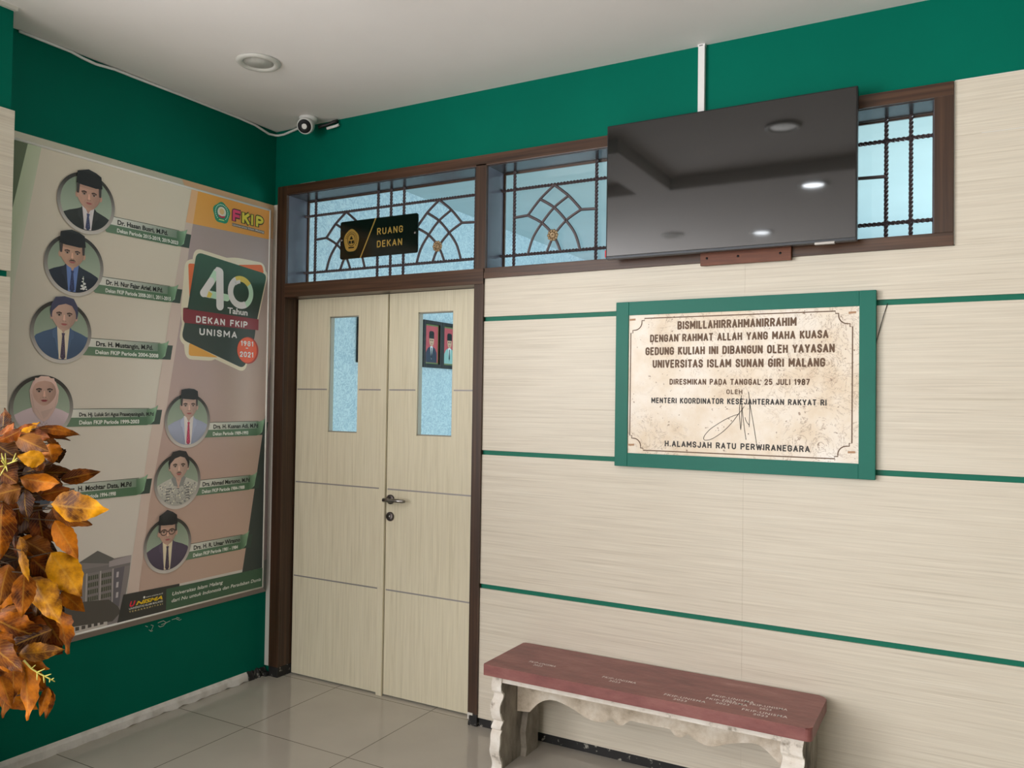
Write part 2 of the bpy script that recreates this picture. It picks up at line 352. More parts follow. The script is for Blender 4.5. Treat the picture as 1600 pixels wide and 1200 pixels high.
# plain engraved capitals drawn as strokes on a unit-high grid
def _arc(cx, cy, rx_, ry_, a0, a1, n_=6): return [(cx+rx_*math.cos(math.radians(a0+(a1-a0)*i/n_)), cy+ry_*math.sin(math.radians(a0+(a1-a0)*i/n_))) for i in range(n_+1)]
_W = 0.50
def _o(x0, x1, y0, y1, r=.25):
    p = _arc(x1-r, y1-r, r, r, 0, 90)+_arc(x0+r, y1-r, r, r, 90, 180)+_arc(x0+r, y0+r, r, r, 180, 270)+_arc(x1-r, y0+r, r, r, 270, 360)
    return p+[p[0]]
GL = {
 'A': (.56, [[(0, 0), (.28, 1), (.56, 0)], [(.09, .30), (.47, .30)]]), 'B': (.5, [[(0, 0), (0, 1), (.27, 1)]+_arc(.27, .76, .20, .24, 90, -90)+[(0, .52)], [(.27, .52)]+_arc(.27, .26, .23, .26, 90, -90)+[(0, 0)]]),
 'C': (.5, [[(.5, .70)]+_arc(.25, .75, .25, .25, 0, 180)+_arc(.25, .25, .25, .25, 180, 360)+[(.5, .30)]]), 'D': (.5, [[(0, 0), (0, 1), (.22, 1)]+_arc(.22, .72, .28, .28, 90, 0)+_arc(.22, .28, .28, .28, 0, -90)+[(0, 0)]]),
 'E': (.42, [[(.42, 1), (0, 1), (0, 0), (.42, 0)], [(0, .52), (.37, .52)]]), 'F': (.42, [[(.42, 1), (0, 1), (0, 0)], [(0, .50), (.37, .50)]]),
 'G': (.5, [[(.5, .72)]+_arc(.25, .75, .25, .25, 0, 180)+_arc(.25, .25, .25, .25, 180, 360)+[(.5, .46), (.28, .46)]]), 'H': (.5, [[(0, 0), (0, 1)], [(.5, 0), (.5, 1)], [(0, .52), (.5, .52)]]),
 'I': (.0, [[(0, 0), (0, 1)]]), 'J': (.42, [[(.42, 1), (.42, .24)]+_arc(.21, .24, .21, .24, 0, -180)]), 'K': (.5, [[(0, 0), (0, 1)], [(.48, 1), (0, .42)], [(.16, .60), (.5, 0)]]),
 'L': (.40, [[(0, 1), (0, 0), (.40, 0)]]), 'M': (.66, [[(0, 0), (0, 1), (.33, .30), (.66, 1), (.66, 0)]]), 'N': (.52, [[(0, 0), (0, 1), (.52, 0), (.52, 1)]]), 'O': (.5, [_o(0, .5, 0, 1)]),
 'P': (.5, [[(0, 0), (0, 1), (.24, 1)]+_arc(.24, .73, .26, .27, 90, -90)+[(0, .46)]]), 'R': (.5, [[(0, 0), (0, 1), (.24, 1)]+_arc(.24, .74, .25, .26, 90, -90)+[(0, .48)], [(.26, .48), (.5, 0)]]),
 'S': (.48, [[(.47, .76)]+_arc(.24, .76, .23, .24, 0, 180)+[(.05, .62), (.43, .40)]+_arc(.24, .25, .24, .25, 10, -180)]), 'T': (.5, [[(0, 1), (.5, 1)], [(.25, 1), (.25, 0)]]), 'U': (.5, [[(0, 1), (0, .25)]+_arc(.25, .25, .25, .25, 180, 360)+[(.5, 1)]]),
 'V': (.54, [[(0, 1), (.27, 0), (.54, 1)]]), 'W': (.78, [[(0, 1), (.19, 0), (.39, .9), (.59, 0), (.78, 1)]]), 'Y': (.54, [[(0, 1), (.27, .45), (.54, 1)], [(.27, .45), (.27, 0)]]), '.': (.02, [[(0, 0), (.02, 0)]]), '-': (.24, [[(0, .45), (.24, .45)]]),
 '0': (.46, [_o(0, .46, 0, 1, .23)]), '1': (.16, [[(0, .80), (.16, 1), (.16, 0)]]), '2': (.46, [[(0, .74)]+_arc(.23, .76, .23, .24, 180, 0)+[(.44, .62), (0, 0), (.46, 0)]]), '3': (.46, [_arc(.22, .76, .21, .24, 160, -90)+_arc(.22, .26, .24, .26, 90, -160)]),
 '5': (.46, [[(.43, 1), (.04, 1), (.02, .52)]+_arc(.22, .32, .24, .32, 110, -150)]), '7': (.46, [[(0, 1), (.46, 1), (.14, 0)]]), '8': (.46, [_o(.02, .44, .52, 1, .2), _o(0, .46, 0, .52, .22)]), '9': (.46, [[(.46, .72)]+_arc(.23, .74, .23, .26, 0, 360)+[(.46, .60), (.20, 0)]]), ' ': (.20, []),
}
def capitals(mb, txt, x0, x1, base, cap, to3, mat, col=None, wt=0.20, gap=0.38):
    # to3(a, b, d): d is a tiny lift that keeps crossing strokes apart
    w = cap*wt; tot = sum(GL[c][0] for c in txt)+gap*(len(txt)-1); w = w if tot > 0.01 else x1-x0; k = (x1-x0-w)/max(tot, 0.01); x = x0+w/2; H_ = cap-w; b0 = base+w/2; e = 0
    for c in txt:
        gw, sts = GL[c]
        for st in sts:
            P_ = [(x+a*k, b0+b*H_) for a, b in st]
            for i in range(len(P_)-1):
                a, b = Vector(P_[i]), Vector(P_[i+1]); t = (b-a)
                if t.length < 1e-9: continue
                t.normalize(); q = Vector((-t.y, t.x))*w/2; ext = t*w*0.30; e = (e+1) % 6; d = e*4e-5
                if i == 0: a = a-ext
                if i == len(P_)-2: b = b+ext
                mb.face([to3(*(a+q), d), to3(*(b+q), d), to3(*(b-q), d), to3(*(a-q), d)], mat, col)
                if 0 < i:
                    e = (e+1) % 6; d = e*4e-5; mb.face([to3(a.x+w/2*math.cos(u*PI/4), a.y+w/2*math.sin(u*PI/4), d) for u in range(8)], mat, col)
        x += (gw+gap)*k

# ================================================================== SETTING
ZC = 2.954
XR, YF = 8.0, -8.0
m = MB(); m.face([(-1.2, YF, 0), (XR, YF, 0), (XR, 4.4, 0), (-1.2, 4.4, 0)], FLOOR); struct(m.build('floor'))
m = MB(); m.box((-1.2, YF, ZC), (XR, 0.16, ZC+0.1), CEIL)
struct(m.build('ceiling'))
# lower level of the hall ceiling, behind and beside the camera
m = MB()
m.prism([(0.19, -2.05), (XR, -2.05), (XR, YF), (0.19, YF)], CEIL, lambda a, b, d: (a, b, d), 2.874, ZC)
m.box((1.40, -2.05, 2.874), (1.63, -1.15, ZC), CEIL)
struct(m.build('ceiling_lower'))
# back wall with door and transom openings
m = MB(); T = 0.16
for a, b in (((0, 0.012, 0), (0.05, T, ZC)), ((0.05, 0.012, 2.635), (XR, T, ZC)), ((1.35, 0.012, 0), (XR, T, 2.07)), ((3.27, 0.012, 2.07), (XR, T, 2.635))):
    m.box(a, b, GREEN)
wall_back = struct(m.build('wall_back'))
rows = [(0.040, 0.633), (0.654, 1.247), (1.268, 1.864), (1.885, 2.0625)]
cuts = [1.358, 2.556, 3.776, 4.996, 6.216, 7.436, XR]
for i in range(len(cuts)-1):
    for z0, z1 in rows:
        m = MB(); m.box((cuts[i]+0.0001, 0.0, z0), (cuts[i+1]-0.0001, 0.012, z1), PANEL, 0.0004); m.build('panel', wall_back)
for i in range(2, len(cuts)-1):
    a = 3.279 if i == 2 else cuts[i]
    m = MB(); m.box((a, 0.0, 2.0632), (cuts[i+1]-0.0001, 0.012, 2.4472), PANEL, 0.0004); m.build('panel', wall_back)
    m = MB(); m.box((a, 0.0, 2.4475), (cuts[i+1]-0.0001, 0.012, 2.642), PANEL, 0.0004); m.build('panel', wall_back)
m = MB(); m.box((3.279, 0.0, 2.0627), (3.7756, 0.012, 2.0631), PANEL); m.build('panel', wall_back)
m = MB()
for z in (0.6435, 1.2575, 1.8745): m.box((1.358, 0.009, z-0.012), (XR, 0.0122, z+0.012), GROOVE)
m.build('groove_strip', wall_back)
m = MB(); m.box((3.279, 0.002, 2.642), (XR, 0.0125, 2.6455), OFFWHITE); m.box((3.275, -0.001, 2.066), (3.2795, 0.012, 2.642), OFFWHITE); m.box((3.36, -0.0008, 2.4462), (3.66, 0.001, 2.4486), OFFWHITE); m.build('caulk_line', wall_back)
# chipped white edge over the frame
m = MB(); random.seed(3); x = 0.05
while x < 1.0:
    w = random.uniform(0.04, 0.12)
    if random.random() < 0.62 - 0.35*(x > .6): m.box((x, -0.003, 2.6385), (x+w, 0.0125, 2.6405+random.uniform(0.0005, 0.003)), OFFWHITE)
    x += w
m.build('caulk_line', wall_back)
# left wall, column, entrance jamb
m = MB(); m.box((-0.16, -1.60, 0), (0, 0.012, ZC), GREEN); wall_left = struct(m.build('wall_left'))
m = MB(); m.box((-0.16, -2.60, 0), (0.178, -1.502, ZC), GREEN); column = struct(m.build('wall_left_column'))
for z0, z1 in ((0.04, 0.70), (0.722, 1.32), (1.342, 1.934), (1.957, 2.562)):
    m = MB(); m.box((0.178, -2.595, z0), (0.190, -1.494, z1), PANEL, 0.0004); m.build('panel', column)
m = MB(); m.box((0.178, -2.6, 2.94), (0.194, -1.494, ZC), OFFWHITE); m.build('cornice_edge', column)
# far walls of the hall
m = MB(); m.box((XR, YF, 0), (XR+0.1, 0.16, ZC), GREEN); struct(m.build('wall_right'))
m = MB()
m.box((-0.2, YF-0.1, 2.62), (XR, YF, ZC), GREEN); m.box((2.7, YF-0.1, 0), (XR, YF, 2.62), PANEL)
struct(m.build('wall_front'))
# office behind the door
m = MB(); m.box((-0.1, 0.16, 0), (0, 4.3, 2.9), PAPER); struct(m.build('wall_office_left'))
m = MB(); m.box((-0.1, 4.3, 0), (5.2, 4.4, 2.9), PAPER); struct(m.build('wall_office_back'))
m = MB(); m.box((5.1, 0.16, 0), (5.2, 4.3, 2.9), PAPER); struct(m.build('wall_office_right'))
m = MB(); m.box((-0.1, 0.16, 2.9), (5.2, 4.4, 2.98), OFFCEIL); struct(m.build('ceiling_office'))
# white strip beside the frame, baseboards
m = MB(); m.box((0.0005, 0.0, 0.05), (0.0415, 0.012, 2.548), OFFWHITE, 0.001); struct(m.build('trim_1'))
m = MB(); random.seed(5); K = 40
top = []; 
for i in range(K):
    y0 = -1.494+1.37*i/K; y1 = -1.494+1.37*(i+1)/K
    r0 = 0.018+0.004*math.sin(i*1.7); r1 = 0.018+0.004*math.sin((i+1)*1.7)
    b0 = 0.0 if i < 18 else max(0, 0.006*math.sin(i*2.3)); b1 = 0.0 if i+1 < 18 else max(0, 0.006*math.sin((i+1)*2.3))
    m.face([(r0, y0, b0), (r1, y1, b1), (r1*.8, y1, 0.03), (r0*.8, y0, 0.03)], MORTAR)
    m.face([(r0*.8, y0, 0.03), (r1*.8, y1, 0.03), (0, y1, 0.046), (0, y0, 0.046)], MORTAR)
struct(m.build('baseboard_left'))
m = MB(); random.seed(11)
prev = None
for i in range(15):
    y = -0.124+0.124*i/14; h = 0.046+random.uniform(-.007, .004); r_ = 0.02+random.uniform(-.005, .006)
    cur = [(r_, y, 0.0), (r_*.7, y, h*.6), (0.0, y, h)]
    if prev:
        for q in range(2): m.face([prev[q], cur[q], cur[q+1], prev[q+1]], BLACKBASE)
    prev = cur
m.box((0.0, -0.03, 0), (0.045, 0.0, 0.022), BLACKBASE, 0.006)
struct(m.build('baseboard_corner'))
m = MB(); m.box((1.36, 0.006, 0), (XR, 0.0119, 0.052), BLACKBASE); struct(m.build('baseboard_back'))
# brown frame around door and transoms
m = MB(); FY = -0.012; RY = 0.150
m.box((0.042, FY, 0.055), (0.110, RY, 2.64), BROWNV, 0.002)
m.box((1.3095, FY, 0.055), (1.360, RY, 2.07), BROWNV, 0.002)
m.box((1.3095, FY, 2.09), (1.368, RY, 2.60), BROWNV, 0.002)
m.box((0.110, FY, 2.590), (3.276, RY, 2.64), BROWNH, 0.002)
m.box((0.110, FY-0.004, 2.036), (1.360, RY, 2.110), BROWNH, 0.002)
m.box((1.360, FY, 2.0625), (3.276, RY, 2.110), BROWNH, 0.002)
m.box((3.214, FY, 2.110), (3.276, RY, 2.592), BROWNV, 0.002)
m.box((0.110, 0.105, 0.055), (0.118, RY, 2.036), BROWNV)
frame = struct(m.build('trim_2'))
LITREVEAL = new_mat('blue_grey_lit_reveal', C(96, 98, 110), 0.22); SOFFIT = new_mat('dark_reveal_soffit', C(62, 58, 60), 0.25)  # added reveal skins: office light put into the blue-grey, soffit coloured darker
m = MB()
for xa, xb in ((0.110, 1.3095), (1.368, 3.214)):
    m.box((xa, 0.004, 2.110), (xa+0.002, 0.1455, 2.590), LITREVEAL); m.box((xb-0.002, 0.004, 2.110), (xb, 0.1455, 2.590), LITREVEAL)
    m.box((xa+.002, 0.004, 2.588), (xb-.002, 0.1455, 2.590), SOFFIT); m.box((xa+.002, 0.004, 2.110), (xb-.002, 0.1455, 2.1115), LITREVEAL)
m.build('reveal_tint', frame)
for x0, x1 in ((0.042, 0.110), (1.3095, 1.360)):
    m = MB(); m.box((x0+0.001, FY+.001, 0), (x1-.001, RY, 0.055), BLACKBASE, 0.004); m.build('frame_foot', frame)
m = MB(); m.box((1.312, FY-0.003, 0.050), (1.338, FY+.002, 0.060), OFFWHITE); m.box((1.3105, FY-.002, 0.03), (1.318, FY+.002, 0.055), OFFWHITE); m.build('paint_flake', frame)

# ================================================================== WINDOWS AND DOOR
def bars(mb, segs, y, r=0.0068):
    for p in segs: mb.tube([(x, y, z) for x, z in p], r, IRON, 6, True, 0.0, False, False)
def twisted(mb, a, b, y, r=0.0085):
    n_ = max(6, int((Vector((a[0], 0, a[1]))-Vector((b[0], 0, b[1]))).length/0.008)); pts = [(a[0]+(b[0]-a[0])*i/n_, y, a[1]+(b[1]-a[1])*i/n_) for i in range(n_+1)]
    mb.tube(pts, r, IRON, 4, True, 95.0, True, False)
def curve(pts, n_=7):
    P = [Vector((a, b, 0)) for a, b in pts]; out = []
    for i in range(len(P)-1):
        p0 = P[max(i-1, 0)]; p1 = P[i]; p2 = P[i+1]; p3 = P[min(i+2, len(P)-1)]
        for k in range(n_):
            t = k/n_
            q = 0.5*((2*p1)+(-p0+p2)*t+(2*p0-5*p1+4*p2-p3)*t*t+(-p0+3*p1-3*p2+p3)*t**3); out.append((q.x, q.y))
    out.append((P[-1].x, P[-1].y)); return out
GY = 0.130; ZB, ZT = 2.187, 2.500
def motif(mb, cx, xl, xr):
    for s in (-1, 1):
        bars(mb, [curve([(cx+s*0.134, ZB), (cx+s*0.108, 2.262), (cx+s*0.062, 2.327), (cx, 2.393), (cx-s*0.073, 2.440)])], GY)
        bars(mb, [curve([(cx+s*0.137, 2.370), (cx+s*0.062, 2.327), (cx, 2.262), (cx-s*0.036, ZB)])], GY)
        bars(mb, [curve([(cx+s*0.137, 2.370), (cx+s*0.073, 2.440), (cx, 2.498)])], GY)
        e = xr if s > 0 else xl
        bars(mb, [[(cx+s*0.137, 2.370), (e, 2.366)]], GY)
def rosette(win, cx):
    m = MB(); k = 10
    for i in range(k):
        a = 2*PI*i/k; c = Vector((cx+0.0215*math.cos(a), GY-0.011, 2.263+0.0215*math.sin(a)))
        bm = bmesh.new(); bmesh.ops.create_uvsphere(bm, u_segments=8, v_segments=6, radius=0.0078)
        m.frombm(bm, BRASS, Matrix.Translation(c) @ Matrix.Diagonal((1, 0.6, 1, 1)), True)
    m.lathe([(0.024, 0), (0.024, 0.003), (0.015, 0.005), (0.0125, 0.012), (0.010, 0.013), (0.007, 0.009), (0.005, 0.014), (0.0, 0.015)], BRASS, (cx, GY-0.004, 2.263), (0, -1, 0), 20)
    m.build('rosette', win)
def transom(idx, x0, x1, verts, motifs):
    m = MB(); m.box((x0, 0.146, 2.112), (x0+0.010, 0.156, 2.588), BROWNV); m.box((x1-0.010, 0.146, 2.112), (x1, 0.156, 2.588), BROWNV)
    m.box((x0+0.01, 0.146, 2.112), (x1-0.01, 0.156, 2.118), BROWNH); m.box((x0+0.01, 0.146, 2.580), (x1-0.01, 0.156, 2.588), BROWNH)
    w = struct(m.build('window_%d' % idx))
    m = MB(); m.box((x0+0.008, 0.149, 2.116), (x1-0.008, 0.153, 2.582), PANE); m.build('glass', w)
    m = MB()
    twisted(m, (x0, ZT), (x1, ZT), GY); twisted(m, (x0, ZB), (x1, ZB), GY)
    for x in verts: twisted(m, (x, 2.111), (x, 2.589), GY)
    for c in motifs:
        left = max([v for v in verts if v < c] or [x0]); right = min([v for v in verts if v > c] or [x1])
        motif(m, c, left, right)
    m.build('iron_grille', w)
    for c in motifs: rosette(w, c)
    return w
transom(1, 0.1105, 1.309, [0.189, 0.622, 0.707, 0.790, 1.225], [0.405, 1.008])
w2 = transom(2, 1.3685, 3.2135, [1.4405, 1.862, 1.950, 2.040, 2.460, 2.550, 2.638, 3.049, 3.133], [1.650, 2.245, 2.800])

# double door
BEAD = new_mat('grey_glazing_bead', C(150, 144, 130), 0.5)
DY = 0.082
def leaf(x0, x1, v0, v1, door):
    m = MB(); z0, z1 = 0.008, 2.034; g0, g1 = 1.318, 1.932
    zs = [z0, 0.531, 0.5365, 1.0385, 1.044, 1.5415, 1.547, z1]
    y0, y1 = DY, DY+0.038
    def slab(a, b, c, d): m.box((a, y0, b), (c, y1, d), DOORMAT)
    slab(x0, z0, v0, z1); slab(v1, z0, x1, z1); slab(v0, z0, v1, g0); slab(v0, g1, v1, z1)
    lf = m.build('door_leaf', door)
    m = MB()
    for z in (0.5335, 1.0410, 1.5440):
        e0, e1 = (x0+0.006, x1-0.045) if x0 < 0.5 else (x0+0.006, x1-0.004)
        if z > g0:
            m.box((e0, y0-0.0006, z-0.0035), (v0-0.010, y0+.001, z+0.0035), ALU); m.box((v1+0.010, y0-0.0006, z-0.0035), (e1, y0+.001, z+0.0035), ALU)
        else: m.box((e0, y0-0.0006, z-0.0035), (e1, y0+.001, z+0.0035), ALU)
    m.build('inlay_strip', lf)
    m = MB(); t = 0.005
    for a, b in (((v0, g0), (v0+t, g1)), ((v1-t, g0), (v1, g1)), ((v0, g0), (v1, g0+t)), ((v0, g1-t), (v1, g1))):
        m.box((a[0], y0+0.006, a[1]), (b[0], y1-0.004, b[1]), BEAD)
    m.build('pane_bead', lf)
    m = MB(); m.box((v0+0.006, y0+0.022, g0+0.006), (v1-0.006, y0+0.026, g1-0.006), PANE); m.build('pane', lf)
    return lf
door = bpy.data.objects.new('door_1', None); COL.objects.link(door); door.location = (0.71, DY, 0); struct(door)
lf = leaf(0.1185, 0.742, 0.345, 0.544, door)
rf = leaf(0.746, 1.308, 0.925, 1.134, door)
m = MB(); m.box((0.708, DY-0.014, 0.0), (0.744, DY-0.0002, 2.030), DOORMAT, 0.002); m.build('meeting_strip', door)
# lever handle and lock
hx, hz = 0.7735, 0.9905
m = MB(); m.lathe([(0.024, 0), (0.024, 0.006), (0.020, 0.009), (0.0, 0.009)], DARKMETAL, (hx, DY, hz), (0, -1, 0), 28)
m.tube([(hx, DY-0.008, hz), (hx, DY-0.045, hz)], 0.0095, DARKMETAL, 14)
m.tube([(hx-0.012, DY-0.045, hz), (hx+0.02, DY-0.047, hz+.001), (hx+0.07, DY-0.048, hz+0.002), (hx+0.108, DY-0.044, hz+0.001), (hx+0.116, DY-0.036, hz)], [0.0105, 0.0105, 0.0095, 0.009, 0.006], CHROME, 14)
m.build('lever_handle', rf)
m = MB(); z = hz-0.0865; m.lathe([(0.023, 0), (0.023, 0.007), (0.019, 0.010), (0.0, 0.010)], DARKMETAL, (hx, DY, z), (0, -1, 0), 28)
m.lathe([(0.0085, 0.010), (0.0085, 0.014), (0.0, 0.014)], CHROME, (hx, DY, z+0.003), (0, -1, 0), 18); m.box((hx-0.0015, DY-0.0150, z-0.002), (hx+0.0015, DY-0.0138, z+0.008), BLACKP)
m.build('lock', rf)

# ================================================================== THINGS ON THE BACK WALL
def RW(y): return lambda a, b: (a, y, b)          # letters on the back wall
# room sign
sg = thing('room_sign', 'black plate with gold lettering on the iron grille above the door', 'sign', (0.64, 0.115, 2.24))
def rrect(x0, x1, z0, z1, r, n_=4):
    o = []
    for cx, cz, a0 in ((x1-r, z1-r, 0), (x0+r, z1-r, 90), (x0+r, z0+r, 180), (x1-r, z0+r, 270)):
        for i in range(n_+1):
            a = math.radians(a0+90*i/n_); o.append((cx+r*math.cos(a), cz+r*math.sin(a)))
    return o
WY = lambda a, b, d: (a, d, b)
m = MB(); m.prism(rrect(0.385, 0.894, 2.239, 2.440, 0.012), BLACKGLOSS, WY, 0.109, 0.115); m.build('plate', sg)
def poly(mb, pts, y, mat): mb.face([(a, y, b) for a, b in pts], mat)
def seal_outline(cx, cz, rx, rz, n_=60):
    o = []
    for i in range(n_):
        a = 2*PI*i/n_+PI/2; k = 1+0.032*math.cos(5*(a-PI/2)); o.append((cx+rx*k*math.cos(a), cz+rz*k*math.sin(a)))
    return o
m = MB(); cx, cz = 0.462, 2.335
poly(m, seal_outline(cx, cz, 0.051, 0.060), 0.1086, GOLD); m.build('seal', sg)
m = MB()
for i in range(26):
    if 15 < i < 24: continue
    a = -PI/2+2*PI*(i+3)/26
    if -PI/2-0.75 < a-2*PI*(a > PI) < -PI/2+0.75: continue
    c = (cx+0.037*math.cos(a), cz+0.045*math.sin(a)); m.face([(c[0]+dx, 0.1083, c[1]+dz) for dx, dz in ((-.0022, -.003), (.0022, -.003), (.0022, .003), (-.0022, .003))], BLACKGLOSS)
ring = [(0.0275, 0.034), (0.0245, 0.0305)]
for i in range(40):
    a0, a1 = 2*PI*i/40, 2*PI*(i+1)/40
    m.face([(cx+r_[0]*math.cos(a), 0.1083, cz+0.004+r_[1]*math.sin(a)) for r_, a in ((ring[0], a0), (ring[0], a1), (ring[1], a1), (ring[1], a0))], BLACKGLOSS)
poly(m, [(cx-0.019, cz-0.014), (cx-0.002, cz-0.018), (cx-0.002, cz-0.002), (cx-0.017, cz+0.001)], 0.1083, BLACKGLOSS)
poly(m, [(cx+0.019, cz-0.014), (cx+0.002, cz-0.018), (cx+0.002, cz-0.002), (cx+0.017, cz+0.001)], 0.1083, BLACKGLOSS)
poly(m, [(cx-0.012, cz+0.006), (cx+0.012, cz+0.006), (cx, cz+0.026)], 0.1083, BLACKGLOSS)
poly(m, [(cx-0.019, cz-0.041), (cx+0.019, cz-0.041), (cx+0.019, cz-0.034), (cx-0.019, cz-0.034)], 0.1083, BLACKGLOSS)
m.build('seal_engraving', sg)
m = MB(); poly(m, [(0.521, 2.2395), (0.529, 2.2395), (0.628, 2.4395), (0.620, 2.4395)], 0.1086, GOLD); m.build('gold_line', sg)
m = MB(); capitals(m, 'RUANG', 0.634, 0.801, 2.350, 0.036, lambda a, b, d: (a, 0.1085-d, b), GOLD, wt=0.18); m.build('lettering', sg); m = MB(); capitals(m, 'DEKAN', 0.634, 0.797, 2.284, 0.036, lambda a, b, d: (a, 0.1085-d, b), GOLD, wt=0.18); m.build('lettering', sg)
for x in (0.396, 0.877):
    m = MB(); m.lathe([(0.008, 0), (0.008, 0.003), (0.005, 0.006), (0, 0.0065)], CHROME, (x, 0.109, 2.341), (0, -1, 0), 18); m.tube([(x, 0.114, 2.341), (x, 0.135, 2.341)], 0.003, CHROME, 8); m.build('screw', sg)

# television
tv = thing('television', 'large black wall television mounted in front of the transom window', 'television', (2.49, -0.10, 2.09))
x0, x1, z0, z1 = 2.006, 2.974, 2.090, 2.647
m = MB(); m.box((x0, -0.098, z0), (x1, -0.070, z1), BEZEL, 0.003); m.box((x0+0.12, -0.072, z0+0.03), (x1-0.12, -0.040, z1-0.16), BLACKP, 0.012); m.build('casing', tv)
m = MB(); m.box((x0+0.005, -0.1005, z0+0.012), (x1-0.005, -0.0965, z1-0.005), SCREEN, 0.001); m.build('screen', tv)
m = MB(); m.box((x0+0.005, -0.1003, z0+0.001), (x1-0.005, -0.097, z0+0.011), new_mat('bezel_lip', C(58, 60, 64), 0.3, 0.5), 0.002); m.build('bottom_lip', tv)
m = MB(); m.box((2.83, -0.101, z0-0.006), (2.90, -0.082, z0+0.004), CHROME, 0.002); m.build('sensor_bar', tv)
m = MB(); m.box((x0-0.006, -0.094, z0+0.010), (x0+0.004, -0.088, z0+0.040), RED, 0.002); m.build('red_tag', tv)
m = MB()
for x in (2.32, 2.66):
    m.box((x-0.018, -0.042, 2.115), (x+0.018, -0.022, 2.57), BEZEL, 0.003)
m.box((2.30, -0.024, 2.600), (2.68, -0.0122, 2.635), BEZEL, 0.002)
for x in (2.32, 2.66): m.box((x-0.018, -0.040, 2.55), (x+0.018, -0.014, 2.63), BEZEL, 0.003)
m.build('wall_bracket', tv)
# plank under the television
pk = thing('mounting_plank', 'short reddish brown plank screwed on the window rail below the television', 'plank', (2.55, -0.018, 2.045))
m = MB(); m.box((2.385, -0.030, 2.048), (2.735, -0.0122, 2.100), PLANK, 0.002); m.build('board', pk)
for x in (2.412, 2.535, 2.695):
    m = MB(); m.lathe([(0.0048, 0), (0.0048, 0.001), (0, 0.0012)], BLACKP, (x, -0.0300, 2.076), (0, -1, 0), 12); m.build('screw', pk)
# cable duct
dk = thing('cable_duct', 'white cable trunking running from the ceiling down behind the television', 'cable duct', (2.376, 0.012, 2.6405))
m = MB(); m.box((2.3615, -0.008, 2.6405), (2.3885, 0.0118, 2.9535), WHITE, 0.0015); m.build('trunking', dk)
m = MB(); m.box((2.3600, -0.0095, 2.944), (2.3900, 0.0118, 2.9537), WHITE, 0.001); m.box((2.366, -0.0102, 2.946), (2.381, -0.0094, 2.949), BLACKP); m.build('end_cap', dk)

# marble plaque
pq = thing('inauguration_plaque', 'marble commemorative plaque with brown engraved text in a green frame', 'plaque', (2.52, 0.0, 1.24))
FX0, FX1, FZ0, FZ1 = 2.027, 3.031, 1.232, 1.918
MX0, MX1, MZ0, MZ1 = 2.078, 2.974, 1.284, 1.869
m = MB(); w = 0.056
m.box((FX0, -0.028, FZ0), (FX0+w, -0.0002, FZ1), PLAQUEGREEN, 0.0015); m.box((FX1-w, -0.028, FZ0), (FX1, -0.0002, FZ1), PLAQUEGREEN, 0.0015)
m.box((FX0+w+.0004, -0.0275, FZ1-w), (FX1-w-.0004, -0.0002, FZ1), PLAQUEGREEN, 0.0015); m.box((FX0+w+.0004, -0.0275, FZ0), (FX1-w-.0004, -0.0002, FZ0+w), PLAQUEGREEN, 0.0015)
m.build('frame', pq)
PF = -0.022
m = MB(); m.box((MX0-0.003, PF, MZ0-0.003), (MX1+0.003, -0.0002, MZ1+0.003), MARBLE); slab = m.build('marble_slab', pq)
def LP(a, b, d=0.0): return (a, PF-0.0006-d, b)
m = MB(); capitals(m, 'BISMILLAHIRRAHMANIRRAHIM', 2.2917, 2.7555, 1.7962, 0.0344, LP, ENGRAVE, wt=0.205); m.build('engraved_line', pq)
m = MB(); capitals(m, 'DENGAN RAHMAT ALLAH YANG MAHA KUASA', 2.1758, 2.8691, 1.7470, 0.0321, LP, ENGRAVE, wt=0.205); m.build('engraved_line', pq)
m = MB(); capitals(m, 'GEDUNG KULIAH INI DIBANGUN OLEH YAYASAN', 2.1565, 2.8912, 1.6937, 0.0335, LP, ENGRAVE, wt=0.205); m.build('engraved_line', pq)
m = MB(); capitals(m, 'UNIVERSITAS ISLAM SUNAN GIRI MALANG', 2.1881, 2.8588, 1.6411, 0.0341, LP, ENGRAVE, wt=0.205); m.build('engraved_line', pq)
m = MB(); capitals(m, 'DIRESMIKAN PADA TANGGAL 25 JULI 1987', 2.2610, 2.8047, 1.5727, 0.0241, LP, ENGRAVE, wt=0.205); m.build('engraved_line', pq)
m = MB(); capitals(m, 'OLEH', 2.4925, 2.5548, 1.5367, 0.0184, LP, ENGRAVE, wt=0.205); m.build('engraved_line', pq)
m = MB(); capitals(m, 'MENTERI KOORDINATOR KESEJAHTERAAN RAKYAT RI', 2.1843, 2.8642, 1.4966, 0.0234, LP, INK, wt=0.205); m.build('engraved_line', pq)
m = MB(); capitals(m, 'H.ALAMSJAH RATU PERWIRANEGARA', 2.2436, 2.8064, 1.3213, 0.0247, LP, INK, wt=0.205); m.build('engraved_line', pq)
m = MB()
stroke_pts = [(2.5613, 1.4886), (2.5535, 1.4759), (2.5390, 1.4574), (2.5187, 1.4294), (2.4915, 1.3988), (2.4593, 1.3724), (2.4314, 1.3564), (2.4103, 1.3526), (2.4039, 1.3589), (2.4089, 1.3730), (2.4287, 1.3958), (2.4566, 1.4163), (2.4888, 1.4367), (2.5185, 1.4512), (2.5389, 1.4585), (2.5435, 1.4609)]
m.tube([(a, PF-0.0008, b) for a, b in curve(stroke_pts, 4)], 0.0011, INK, 5)
stroke_pts = [(2.5514, 1.5318), (2.5486, 1.5147), (2.5458, 1.4986), (2.5439, 1.4666), (2.5455, 1.4392), (2.5497, 1.3983)]
m.tube([(a, PF-0.0008, b) for a, b in curve(stroke_pts, 4)], 0.0011, INK, 5)
stroke_pts = [(2.5497, 1.3983), (2.5523, 1.4303), (2.5525, 1.4668), (2.5526, 1.4987), (2.5515, 1.5216)]
